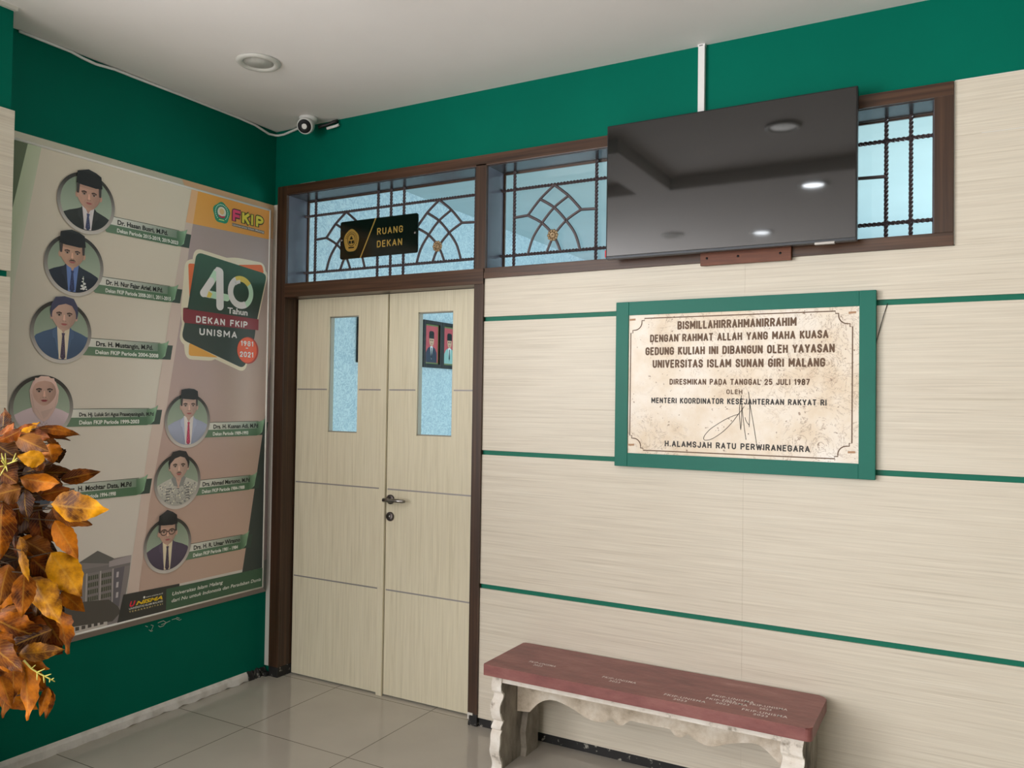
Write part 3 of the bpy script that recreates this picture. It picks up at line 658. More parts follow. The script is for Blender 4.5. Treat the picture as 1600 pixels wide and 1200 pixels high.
m.tube([(a, PF-0.0008, b) for a, b in curve(stroke_pts, 4)], 0.0011, INK, 5)
stroke_pts = [(2.5526, 1.4987), (2.5559, 1.4669), (2.5619, 1.4169), (2.5703, 1.3603)]
m.tube([(a, PF-0.0008, b) for a, b in curve(stroke_pts, 4)], 0.0011, INK, 5)
stroke_pts = [(2.5784, 1.5457), (2.5813, 1.5173), (2.5838, 1.4856), (2.5830, 1.4492), (2.5822, 1.4095)]
m.tube([(a, PF-0.0008, b) for a, b in curve(stroke_pts, 4)], 0.0011, INK, 5)
stroke_pts = [(2.5822, 1.4174), (2.5742, 1.4263), (2.5685, 1.4375), (2.5657, 1.4466)]
m.tube([(a, PF-0.0008, b) for a, b in curve(stroke_pts, 4)], 0.0011, INK, 5)
stroke_pts = [(2.5837, 1.5015), (2.5907, 1.4630), (2.6012, 1.4044), (2.6095, 1.3526), (2.6118, 1.3369)]
m.tube([(a, PF-0.0008, b) for a, b in curve(stroke_pts, 4)], 0.0011, INK, 5)
m.lathe([(0.0022, 0), (0.0022, 0.0006), (0, 0.0007)], INK, (2.5791, PF, 1.3833), (0, -1, 0), 10)

m.build('signature', pq)
m = MB()
ins = 0.021; q0, q1, r0, r1 = MX0+0.014, MX1-0.022, MZ0+0.018, MZ1-0.022; cs = 0.048; st = 0.011
def corner(cx, cz, sx, sz):
    # stepped concave corner from the vertical side to the horizontal side
    p = [(cx, cz+sz*(cs+st)), (cx+sx*st*.8, cz+sz*(cs+st)), (cx+sx*st*.8, cz+sz*cs), (cx+sx*st*1.5, cz+sz*cs)]
    n_ = 7; a = (cx+sx*st*1.5, cz+sz*cs); b = (cx+sx*cs, cz+sz*st*1.5)
    for i in range(1, n_):
        t = i/n_*PI/2; p.append((b[0]-sx*(b[0]-a[0])*sx*math.cos(t), a[1]-sz*(a[1]-b[1])*sz*math.sin(t)) if False else (a[0]+(b[0]-a[0])*math.sin(t), b[1]+(a[1]-b[1])*math.cos(t)))
    p += [b, (cx+sx*cs, cz+sz*st*.8), (cx+sx*(cs+st), cz+sz*st*.8), (cx+sx*(cs+st), cz)]
    return p
def stroke(mb, pts, w, to3, mat, close=False, col=None):
    P = [Vector((a, b)) for a, b in pts]; L_ = []; R_ = []
    n_ = len(P)
    for i in range(n_):
        a = P[i-1] if (i or close) else P[i]; b = P[(i+1) % n_] if (i < n_-1 or close) else P[i]
        t = (b-a); t = t.normalized() if t.length > 1e-9 else Vector((1, 0)); nn = Vector((-t.y, t.x))*w/2
        L_.append(P[i]+nn); R_.append(P[i]-nn)
    rng = range(n_) if close else range(n_-1)
    for i in rng:
        j = (i+1) % n_; mb.face([to3(*L_[i]), to3(*L_[j]), to3(*R_[j]), to3(*R_[i])], mat, col)
tl = corner(q0, r1, 1, -1); tr = corner(q1, r1, -1, -1); br = corner(q1, r0, -1, 1); bl = corner(q0, r0, 1, 1)
stroke(m, tl+tr[::-1]+br+bl[::-1], 0.0042, LP, ENGRAVE, True)
m.build('engraved_border', pq)
RUST = new_mat('rust_mark', C(176, 136, 104), 0.7)
for x, z in ((MX0+0.008, MZ1-0.030), (MX1-0.036, MZ1-0.034), (MX0+0.008, MZ0+0.034), (MX1-0.036, MZ0+0.040)):
    m = MB(); m.face([LP(x, z), LP(x+0.026, z+.001), LP(x+0.026, z+0.009), LP(x, z+0.008)], RUST); m.build('bolt_mark', pq)
# loose wire beside the plaque
m = MB(); m.tube([(3.0668, -0.0020, 1.8699), (3.0547, -0.0060, 1.8282), (3.0424, -0.0080, 1.7798), (3.0318, -0.0060, 1.7361), (3.0264, -0.0030, 1.6992)], 0.0014, BLACKP, 6)
wire = m.build('loose_wire', None, (3.0668, -0.0020, 1.8699)); tag(wire, 'thin dark wire curving out of the upper groove beside the plaque', 'wire')

# ================================================================== CEILING FIXTURES
def downlight(x, y, z, label, lit=False):
    t = thing('ceiling_downlight', label, 'ceiling light', (x, y, z), 'round ceiling lights')
    m = MB(); m.lathe([(0.066, 0.0), (0.088, 0.0), (0.093, 0.002), (0.093, 0.006), (0.086, 0.012), (0.072, 0.013), (0.066, 0.008), (0.064, 0.004)], LAMPRIM, (x, y, z), (0, 0, -1), 48); m.build('rim', t)
    m = MB(); m.lathe([(0.066, 0.0), (0.066, 0.0045), (0.0, 0.0065)], LAMPON if lit == True else LAMPDIM if lit else DIFFUSER, (x, y, z), (0, 0, -1), 48); m.build('diffuser', t)
    return t
downlight(0.630, -0.715, ZC, 'round white unlit ceiling light near the corner above the poster')
downlight(2.47, -1.35, ZC, 'round dim ceiling light reflected near the top of the television screen', 'dim')
downlight(2.47, -2.29, 2.874, 'round lit ceiling light reflected brightest in the television screen', True)
downlight(1.87, -3.60, 2.874, 'small round lit ceiling light reflected at the bottom of the television', True)
downlight(1.20, -3.40, 2.874, 'round ceiling light reflected at the lower left of the television screen')
# security camera
cc = thing('security_camera', 'white round security camera with a black lens at the ceiling corner', 'security camera', (0.325, -0.10, ZC))
m = MB(); m.lathe([(0.046, 0), (0.048, 0.004), (0.046, 0.018), (0.036, 0.028), (0.02, 0.03)], WHITE, (0.325, -0.085, ZC), (0, 0, -1), 32); m.build('mount', cc)
hd = Vector((0.33, -0.105, ZC-0.048)); ax = Vector((0.42, -0.80, -0.42)).normalized()
m = MB(); bm = bmesh.new(); bmesh.ops.create_uvsphere(bm, u_segments=28, v_segments=18, radius=0.043); m.frombm(bm, WHITE, Matrix.Translation(hd), True)
m.lathe([(0.043, -0.004), (0.042, 0.026), (0.038, 0.036), (0.034, 0.037)], WHITE, hd, ax, 32); m.build('head', cc)
m = MB(); m.lathe([(0.0355, 0.030), (0.0345, 0.0385), (0.030, 0.040), (0.0, 0.041)], LENS, hd, ax, 32); m.build('lens', cc)
m = MB(); p0 = Vector((0.36, -0.05, ZC-0.045))
m.tube([p0, (0.395, -0.022, ZC-0.03), (0.43, -0.012, ZC-0.018), (0.455, -0.008, ZC-0.014)], 0.009, BLACKP, 10); m.tube([(0.40, -0.028, ZC-0.052), (0.445, -0.010, ZC-0.040), (0.462, -0.006, ZC-0.034)], 0.007, WHITE, 10); m.build('connector', cc)
# white cable along the edge of the ceiling
m = MB(); m.tube([(0.0080, -1.3853, 2.9475), (0.0080, -1.3083, 2.9475), (0.0080, -1.2280, 2.9475), (0.0080, -1.1697, 2.9475), (0.0080, -1.1179, 2.9394), (0.0080, -1.0561, 2.9356), (0.0080, -0.9649, 2.9452), (0.0080, -0.8693, 2.9447), (0.0080, -0.6100, 2.9475), (0.0080, -0.2535, 2.9475), (0.0080, -0.1486, 2.9432), (0.0080, -0.0526, 2.9251), (0.0120, -0.0100, 2.9287), (0.0259, 0.0000, 2.9284), (0.0687, 0.0000, 2.9284), (0.1389, 0.0000, 2.9400), (0.2000, -0.0200, 2.9380), (0.2620, -0.0500, 2.9380)], 0.0062, WHITE, 10)
cb = m.build('white_cable', None, (0.02, -0.4, 2.93)); tag(cb, 'white cable along the ceiling edge to the security camera', 'cable')

# ================================================================== OFFICE PORTRAITS
def office_portrait(y0, label, suit, mirror=1, hat=True):
    w, z0, z1 = 0.226, 1.722, 2.052
    t = thing('framed_portrait', label, 'picture', (0.0, y0+w/2, z0), 'framed portraits in the office')
    P3 = lambda a, b, d: (d, a, b)
    m = MB(); b = 0.026
    FR = BLACKP
    m.box((0.0005, y0, z0), (0.028, y0+b, z1), FR, 0.003); m.box((0.0005, y0+w-b, z0), (0.028, y0+w, z1), FR, 0.003)
    m.box((0.0005, y0+b, z0), (0.028, y0+w-b, z0+b), FR, 0.003); m.box((0.0005, y0+b, z1-b), (0.028, y0+w-b, z1), FR, 0.003); m.build('frame', t)
    m = MB(); X = 0.012; yc = y0+w/2
    def q(pts, col, dx): m.face([(X+dx, yc+a, z0+b_) for a, b_ in pts], PRINT, col)
    q([(-w/2+b, b), (w/2-b, b), (w/2-b, .33-b), (-w/2+b, .33-b)], C(110, 130, 84), 0)
    q([(-w/2+b+.008, b+.01), (w/2-b-.008, b+.01), (w/2-b-.008, .33-b-.01), (-w/2+b+.008, .33-b-.01)], C(196, 84, 92), .0004)
    q([(-.066, .037), (.066, .037), (.066, .105), (.045, .135), (.015, .150), (-.015, .150), (-.045, .135), (-.066, .105)], suit, .0008)
    q([(-.016, .150), (.016, .150), (.004, .06), (-.004, .06)], C(235, 235, 238), .0012)
    q([(-.005, .142), (.005, .142), (.007, .075), (0, .055), (-.007, .075)], C(30, 32, 40), .0016)
    el = lambda cx, cz, rx_, rz_, n_=20: [(cx+rx_*math.cos(2*PI*i/n_), cz+rz_*math.sin(2*PI*i/n_)) for i in range(n_)]
    q(el(0, .190, .028, .040), C(205, 165, 138), .0016)
    q([(-.030, .205), (.030, .205), (.029, .250), (.015, .258), (-.018, .258), (-.030, .248)], C(22, 22, 26), .002)
    for s in (-1, 1): q(el(s*.011, .192, .0075, .004, 12), C(40, 34, 34), .002)
    q(el(0, .168, .010, .0025, 12), C(140, 80, 76), .002)
    m.build('photo', t)
    return t
office_portrait(0.712, 'dark framed portrait edge visible through the left door pane', C(52, 60, 78))
office_portrait(1.390, 'framed portrait in a dark suit, left of the two behind the right door pane', C(50, 58, 78))
office_portrait(1.617, 'framed portrait in a pale green jacket, right of the two behind the right door pane', C(150, 190, 186))

# ================================================================== POSTER
ps = thing('banner_poster', 'large printed banner with round portraits and name ribbons on the dark green left wall', 'poster', (0.0, -0.75, 0.45))
PG = 2.1                                     # printed inks, as albedo
def K(r, g, b, k=1.0):
    v = [lin(c)*PG*k for c in (r, g, b)]; q = min(1.0, 0.92/max(v)); return tuple(c*q for c in v)+(1,)
XP = 0.030; Y0, Y1, Z0, Z1 = -1.492, -0.054, 0.483, 2.506
_lv = [0]
def at(level): return lambda a, b: (XP+0.0006+level*0.00035, a, b)
# stretched sheet with sloping edges
m = MB()
m.face([(XP, Y0, Z0), (XP, Y1, Z0), (XP, Y1, Z1), (XP, Y0, Z1)], PRINT, [K(166, 160, 156), K(168, 161, 156), K(170, 161, 146), K(162, 153, 140)])
def edge(a, b, c, d, col): m.face([a, b, c, d], PRINT, col)
BY0, BY1, BZ0, BZ1 = -1.494, -0.001, 0.446, 2.547
edge((XP, Y0, Z1), (XP, -0.60, Z1), (0.003, -0.60, BZ1), (0.003, BY0, BZ1), K(160, 154, 140))
edge((XP, -0.60, Z1), (XP, Y1, Z1), (0.003, BY1, BZ1), (0.003, -0.60, BZ1), K(186, 150, 118))
edge((0.003, BY0, BZ0), (0.003, BY1, BZ0), (XP, Y1, Z0), (XP, Y0, Z0), K(116, 104, 98))
zs = [(2.506, 2.547, 2.36, 2.36, K(190, 152, 112)), (2.36, 2.36, 1.55, 1.72, K(178, 160, 152)), (1.55, 1.72, 0.62, 0.62, K(124, 108, 108)), (0.62, 0.62, 0.483, 0.446, K(92, 94, 88))]
for a0, a1, b0, b1, c in zs: edge((XP, Y1, b0), (0.003, BY1, b1), (0.003, BY1, a1), (XP, Y1, a0), c)
edge((0.003, BY0, BZ0), (XP, Y0, Z0), (XP, Y0, Z1), (0.003, BY0, BZ1), K(150, 145, 130))
m.build('banner_sheet', ps)
m = MB(); 
m.tube([(XP, Y0, Z1), (XP, Y1, Z1)], 0.0055, new_mat('pale_bead', C(244, 240, 234), 0.7, 0, 0.2), 8); bead = m.mats[0]
m.tube([(XP, Y1, Z1), (XP, Y1, Z0)], 0.0055, bead, 8); m.tube([(XP, Y1, Z0), (XP, Y0, Z0)], 0.0055, bead, 8)
m.build('edge_bead', ps)
def AT3(level): return lambda a, b, d: (XP+0.0006+level*0.00035+d, a, b)
def flat(mb, pts, lvl, col):
    _lv[0] = (_lv[0]+1) % 8; mb.face([at(lvl+_lv[0]*0.055)(a, b) for a, b in pts], PRINT, col)
def circ(cx, cz, rx_, rz_=None, n_=48, a0=0, a1=2*PI):
    rz_ = rz_ or rx_
    full = abs(a1-a0-2*PI) < 1e-6
    return [(cx+rx_*math.cos(a0+(a1-a0)*i/(n_ if full else n_-1)), cz+rz_*math.sin(a0+(a1-a0)*i/(n_ if full else n_-1))) for i in range(n_)]
# background shapes of the print
m = MB()
flat(m, [(-1.49, 2.503), (-1.352, 2.503), (-1.49, 1.80)], 1, K(72, 80, 62))
flat(m, [(-1.352, 2.503), (-1.297, 2.503), (-1.43, 1.70), (-1.49, 1.45), (-1.49, 1.80)], 1, [K(140, 147, 124), K(146, 150, 130), K(160, 158, 146), K(164, 160, 150), K(134, 142, 120)])
sl = [(-0.5632, 2.503), (-0.6439, 2.034), (-0.664, 1.9245), (-0.741, 1.4226), (-0.765, 1.2887), (-0.8237, 0.871), (-0.866, 0.57)]
sr = [(-0.5245, 2.503), (-0.569, 2.2258), (-0.600, 1.9314), (-0.679, 1.4222), (-0.704, 1.2865), (-0.757, 1.0), (-0.802, 0.60)]
for i in range(6): flat(m, [sl[i], sr[i], sr[i+1], sl[i+1]], 1, K(164, 148, 140) if i > 1 else K(160, 146, 138))
flat(m, [(-0.563, 2.503), (-0.5245, 2.503), (-0.551, 2.335), (-0.592, 2.335)], 2, K(186, 148, 112))
flat(m, sr[::-1]+[(-0.056, 2.503), (-0.056, 0.60)], 1, [K(150, 128, 118)]*2+[K(148, 126, 120)]*2+[K(140, 124, 124)]*2+[K(130, 118, 116)]+[K(130, 118, 116), K(150, 128, 114)])
flat(m, [(-0.5245, 2.503), (-0.056, 2.503), (-0.056, 2.348), (-0.551, 2.335)], 2, [K(186, 132, 62), K(182, 122, 56), K(190, 128, 56), K(190, 140, 74)])
flat(m, [(-0.056, 1.4194), (-0.1616, 0.7819), (-0.1961, 0.586), (-0.056, 0.586)], 2, K(46, 52, 50))
m.build('background_print', ps)
# building picture, lower left
m = MB()
flat(m, [(-1.30, 0.72), (-1.20, 0.78), (-1.087, 0.7834), (-1.008, 0.8221), (-0.9282, 0.776), (-0.8441, 0.7778), (-0.8515, 0.70), (-0.888, 0.485), (-1.30, 0.485)], 2, K(104, 98, 98))
flat(m, [(-1.095, 0.7834), (-1.008, 0.8221), (-0.9282, 0.776), (-0.955, 0.758)], 3, K(80, 78, 76))
flat(m, [(-0.9526, 0.7668), (-0.8441, 0.7778), (-0.8475, 0.745), (-0.9526, 0.742)], 3, K(128, 120, 122))
flat(m, [(-1.10, 0.752), (-0.9526, 0.752), (-0.9526, 0.742), (-0.8475, 0.745), (-0.850, 0.732), (-1.10, 0.730)], 3, K(94, 90, 90))
flat(m, [(-0.930, 0.730), (-0.876, 0.733), (-0.900, 0.56), (-0.945, 0.56)], 3, K(82, 78, 84))
for c in range(2):
    for r_ in range(4):
        a = -1.050+c*0.062; z = 0.700-r_*0.030; flat(m, [(a, z), (a+0.048, z+.001), (a+0.047, z+0.020), (a+.001, z+0.019)], 4, K(66, 66, 58))
        for k in range(1, 5): flat(m, [(a+k*0.0096, z), (a+k*0.0096+.0016, z), (a+k*.0096+.0016, z+.0195), (a+k*.0096, z+.0195)], 5, K(120, 116, 108))
for a in (-1.060, -0.996, -0.937): flat(m, [(a, 0.585), (a+0.006, 0.585), (a+0.007, 0.732), (a+.001, 0.732)], 4, K(140, 134, 132))
for z in (0.69, 0.645, 0.60): flat(m, [(-0.917, z), (-0.906, z), (-0.904, z+0.024), (-0.915, z+0.024)], 4, K(148, 142, 144))
flat(m, [(-1.30, 0.60), (-1.0826, 0.6162), (-0.95, 0.600), (-0.905, 0.560), (-0.890, 0.532), (-0.93, 0.500), (-1.30, 0.530)], 5, K(66, 62, 58))
flat(m, [(-1.30, 0.533), (-0.955, 0.505), (-0.955, 0.4855), (-1.30, 0.4855)], 5, K(150, 144, 140))
for i in range(11):
    a = -1.27+i*0.028; flat(m, [(a, 0.498), (a+0.017, 0.4975), (a+0.017, 0.518-i*.0009), (a, 0.5195-i*.0009)], 6, K(62, 58, 56))
m.build('building_picture', ps)
# bottom bars with lettering
m = MB()
flat(m, [(-0.880, 0.607), (-0.583, 0.6005), (-0.583, 0.4845), (-0.908, 0.4845)], 6, K(46, 46, 44))
flat(m, [(-0.656, 0.589), (-0.056, 0.586), (-0.056, 0.4845), (-0.656, 0.4845)], 7, K(50, 74, 56))
WHI = K(214, 214, 208)
letters(m, 'Universitas Islam Malang', -0.623, -0.322, 0.551, 0.0165, at(8), PRINT, WHI, bold=0.008, shear=0.22)
letters(m, 'dari Nu untuk Indonesia dan Peradaban Dunia', -0.626, -0.068, 0.5195, 0.0165, at(8), PRINT, WHI, bold=0.008, shear=0.22)
letters(m, 'U', -0.848, -0.818, 0.545, 0.024, at(8), PRINT, K(196, 40, 60), bold=0.04, shear=0.3)
letters(m, 'NISMA', -0.817, -0.676, 0.546, 0.017, at(8), PRINT, K(232, 196, 40), bold=0.04, shear=0.3)
letters(m, 'UNIVERSITAS ISLAM MALANG', -0.850, -0.675, 0.5325, 0.0085, at(8), PRINT, WHI, bold=0.01)
letters(m, 'TERAKREDITASI', -0.850, -0.675, 0.520, 0.0065, at(8), PRINT, K(200, 180, 120), bold=0.01, space=1.6)
letters(m, 'www.unisma.ac.id', -0.765, -0.676, 0.570, 0.007, at(8), PRINT, WHI, bold=0.0)
flat(m, circ(-0.774, 0.574, 0.0055, None, 16), 8, WHI)
m.build('slogan_bar', ps)
# faculty logo
m = MB()
def pent(cx, cz, r_, k=0.06):
    return [(cx+r_*(1+k*math.cos(5*a))*math.sin(a), cz+r_*(1+k*math.cos(5*a))*math.cos(a)) for a in [2*PI*i/60 for i in range(60)]]
flat(m, pent(-0.379, 2.424, 0.0525), 3, K(36, 112, 84))
for i in range(26):
    if 10 < i < 16: continue
    a = 2*PI*i/26; c = (-0.379+0.0395*math.sin(a), 2.426+0.0395*math.cos(a)); flat(m, [(c[0]-.0022, c[1]-.003), (c[0]+.0022, c[1]-.003), (c[0]+.0022, c[1]+.003), (c[0]-.0022, c[1]+.003)], 4, K(190, 206, 196))
flat(m, circ(-0.379, 2.428, 0.030), 4, K(70, 84, 80)); flat(m, circ(-0.379, 2.428, 0.0265), 5, K(212, 206, 190))
flat(m, circ(-0.379, 2.431, 0.015), 6, K(190, 160, 110))
flat(m, [(-0.400, 2.412), (-0.379, 2.407), (-0.358, 2.412), (-0.362, 2.401), (-0.379, 2.398), (-0.396, 2.401)], 6, K(150, 40, 60))
flat(m, [(-0.396, 2.386), (-0.362, 2.386), (-0.362, 2.391), (-0.396, 2.391)], 4, K(170, 196, 120))
for t_, x0, x1, col, oc in (('F', -0.309, -0.257, K(188, 62, 96), K(70, 40, 44)), ('K', -0.2475, -0.196, K(214, 200, 72), K(60, 56, 30)), ('I', -0.186, -0.173, K(214, 200, 72), K(60, 56, 30)), ('P', -0.153, -0.101, K(214, 200, 72), K(60, 56, 30))):
    capitals(m, t_, x0-0.006, x1+0.006, 2.392, 0.072, AT3(4), PRINT, oc, wt=0.40); capitals(m, t_, x0, x1, 2.398, 0.060, AT3(5), PRINT, col, wt=0.25)
flat(m, [(-0.311, 2.372), (-0.093, 2.369), (-0.093, 2.386), (-0.311, 2.388)], 4, K(96, 86, 76))
letters(m, 'Universitas Islam Malang', -0.307, -0.097, 2.3755, 0.009, at(5), PRINT, K(220, 214, 206), bold=0.005)
m.build('faculty_logo', ps)
# anniversary emblem
m = MB()
def rounded(pts, r_, n_=5):
    out = []; P = [Vector(p) for p in pts]; c = len(P)
    for i in range(c):
        a, b, d = P[i-1], P[i], P[(i+1) % c]; u = (a-b); v = (d-b); q = min(r_, u.length*.45, v.length*.45); p0 = b+u.normalized()*q; p2 = b+v.normalized()*q
        for k in range(n_+1):
            t = k/n_; w_ = p0*(1-t)**2+b*2*t*(1-t)+p2*t*t; out.append((w_.x, w_.y))
    return out
OUT = K(176, 168, 150)
flat(m, rounded([(-0.540, 2.222), (-0.055, 2.176), (-0.120, 1.92), (-0.155, 1.79), (-0.207, 1.622), (-0.62, 1.755), (-0.585, 1.92)], 0.045), 3, OUT)
flat(m, rounded([(-0.592, 2.155), (-0.28, 2.215), (-0.085, 2.215), (-0.072, 2.13), (-0.40, 1.675), (-0.577, 1.675), (-0.61, 1.90)], 0.04), 3, OUT)
flat(m, rounded([(-0.5735, 2.139), (-0.530, 2.143), (-0.562, 1.965)], 0.012), 4, K(206, 104, 62))
flat(m, rounded([(-0.270, 2.178), (-0.104, 2.204), (-0.089, 2.158)], 0.016), 4, K(206, 104, 62))
flat(m, rounded([(-0.558, 1.757), (-0.38, 1.6935), (-0.560, 1.6935)], 0.016), 4, K(206, 150, 70))
BK = rounded([(-0.527, 2.203), (-0.068, 2.158), (-0.132, 1.905), (-0.150, 1.79), (-0.215, 1.644), (-0.604, 1.770), (-0.572, 1.92)], 0.035)
flat(m, BK, 5, [K(46, 74, 60) if z > 2.0 else K(44, 52, 48) for _, z in BK])
GRN = K(150, 176, 156); WH = K(206, 204, 204); YEL = K(192, 172, 84)
# figure 4: white stroke, green fold, white stem
def cap_stroke(pts, w_, lvl, col):
    stroke(m, pts, w_, at(lvl-.08), PRINT, False, col)
    for p in (pts[0], pts[-1]): flat(m, circ(p[0], p[1], w_/2, None, 20), lvl, col)
cap_stroke([(-0.405, 2.118), (-0.438, 2.066)], 0.040, 7, GRN)
cap_stroke([(-0.436, 2.070), (-0.482, 2.006)], 0.040, 8, WH)
flat(m, [(-0.492, 1.989), (-0.440, 1.986), (-0.430, 2.020), (-0.475, 2.030)], 8, WH)
cap_stroke([(-0.452, 2.006), (-0.335, 2.000)], 0.036, 6, GRN); flat(m, [(-0.462, 1.989), (-0.438, 1.988), (-0.428, 2.010), (-0.450, 2.020)], 9, YEL)
cap_stroke([(-0.385, 2.122), (-0.379, 1.954)], 0.046, 10, WH)
flat(m, [(-0.408, 2.122), (-0.420, 2.128), (-0.405, 2.147), (-0.385, 2.147)], 9, WH)
# figure 0 as a folded ring
zc = (-0.247, 2.038)
def ringseg(a0, a1, col, lvl, ri=0.055, ro=0.085, off=(0, 0)):
    k = 18; 
    for i in range(k):
        u, v = math.radians(a0+(a1-a0)*i/k), math.radians(a0+(a1-a0)*(i+1)/k)
        flat(m, [(zc[0]+off[0]+r_*math.cos(t), zc[1]+off[1]+r_*math.sin(t)) for r_, t in ((ro, u), (ro, v), (ri, v), (ri, u))], lvl, col)
ringseg(-80, 75, GRN, 8); ringseg(40, 135, YEL, 9); ringseg(118, 300, WH, 10, 0.050, 0.085); ringseg(95, 135, WH, 10, 0.046, 0.064)
letters(m, 'Tahun', -0.331, -0.199, 1.9215, 0.031, at(11), PRINT, WH, bold=0.03)
flat(m, [(-0.598, 1.921), (-0.565, 1.925), (-0.565, 1.90)], 5, K(60, 24, 28)); flat(m, [(-0.598, 1.918), (-0.122, 1.910), (-0.122, 1.852), (-0.160, 1.852), (-0.588, 1.850), (-0.598, 1.864)], 8, K(104, 44, 50))
capitals(m, 'DEKAN FKIP', -0.5225, -0.197, 1.857, 0.034, AT3(9), PRINT, WH, wt=0.22)
capitals(m, 'UNISMA', -0.501, -0.266, 1.798, 0.035, AT3(9), PRINT, WH, wt=0.22)
flat(m, circ(-0.189, 1.741, 0.070), 9, K(136, 50, 40)); flat(m, circ(-0.197, 1.742, 0.066), 10, K(196, 82, 54))
capitals(m, '1981', -0.240, -0.157, 1.762, 0.028, AT3(11), PRINT, WH, wt=0.21); capitals(m, '-', -0.207, -0.190, 1.742, 0.022, AT3(11), PRINT, WH, wt=0.2); capitals(m, '2021', -0.245, -0.155, 1.7045, 0.029, AT3(11), PRINT, WH, wt=0.21)
m.build('anniversary_emblem', ps)

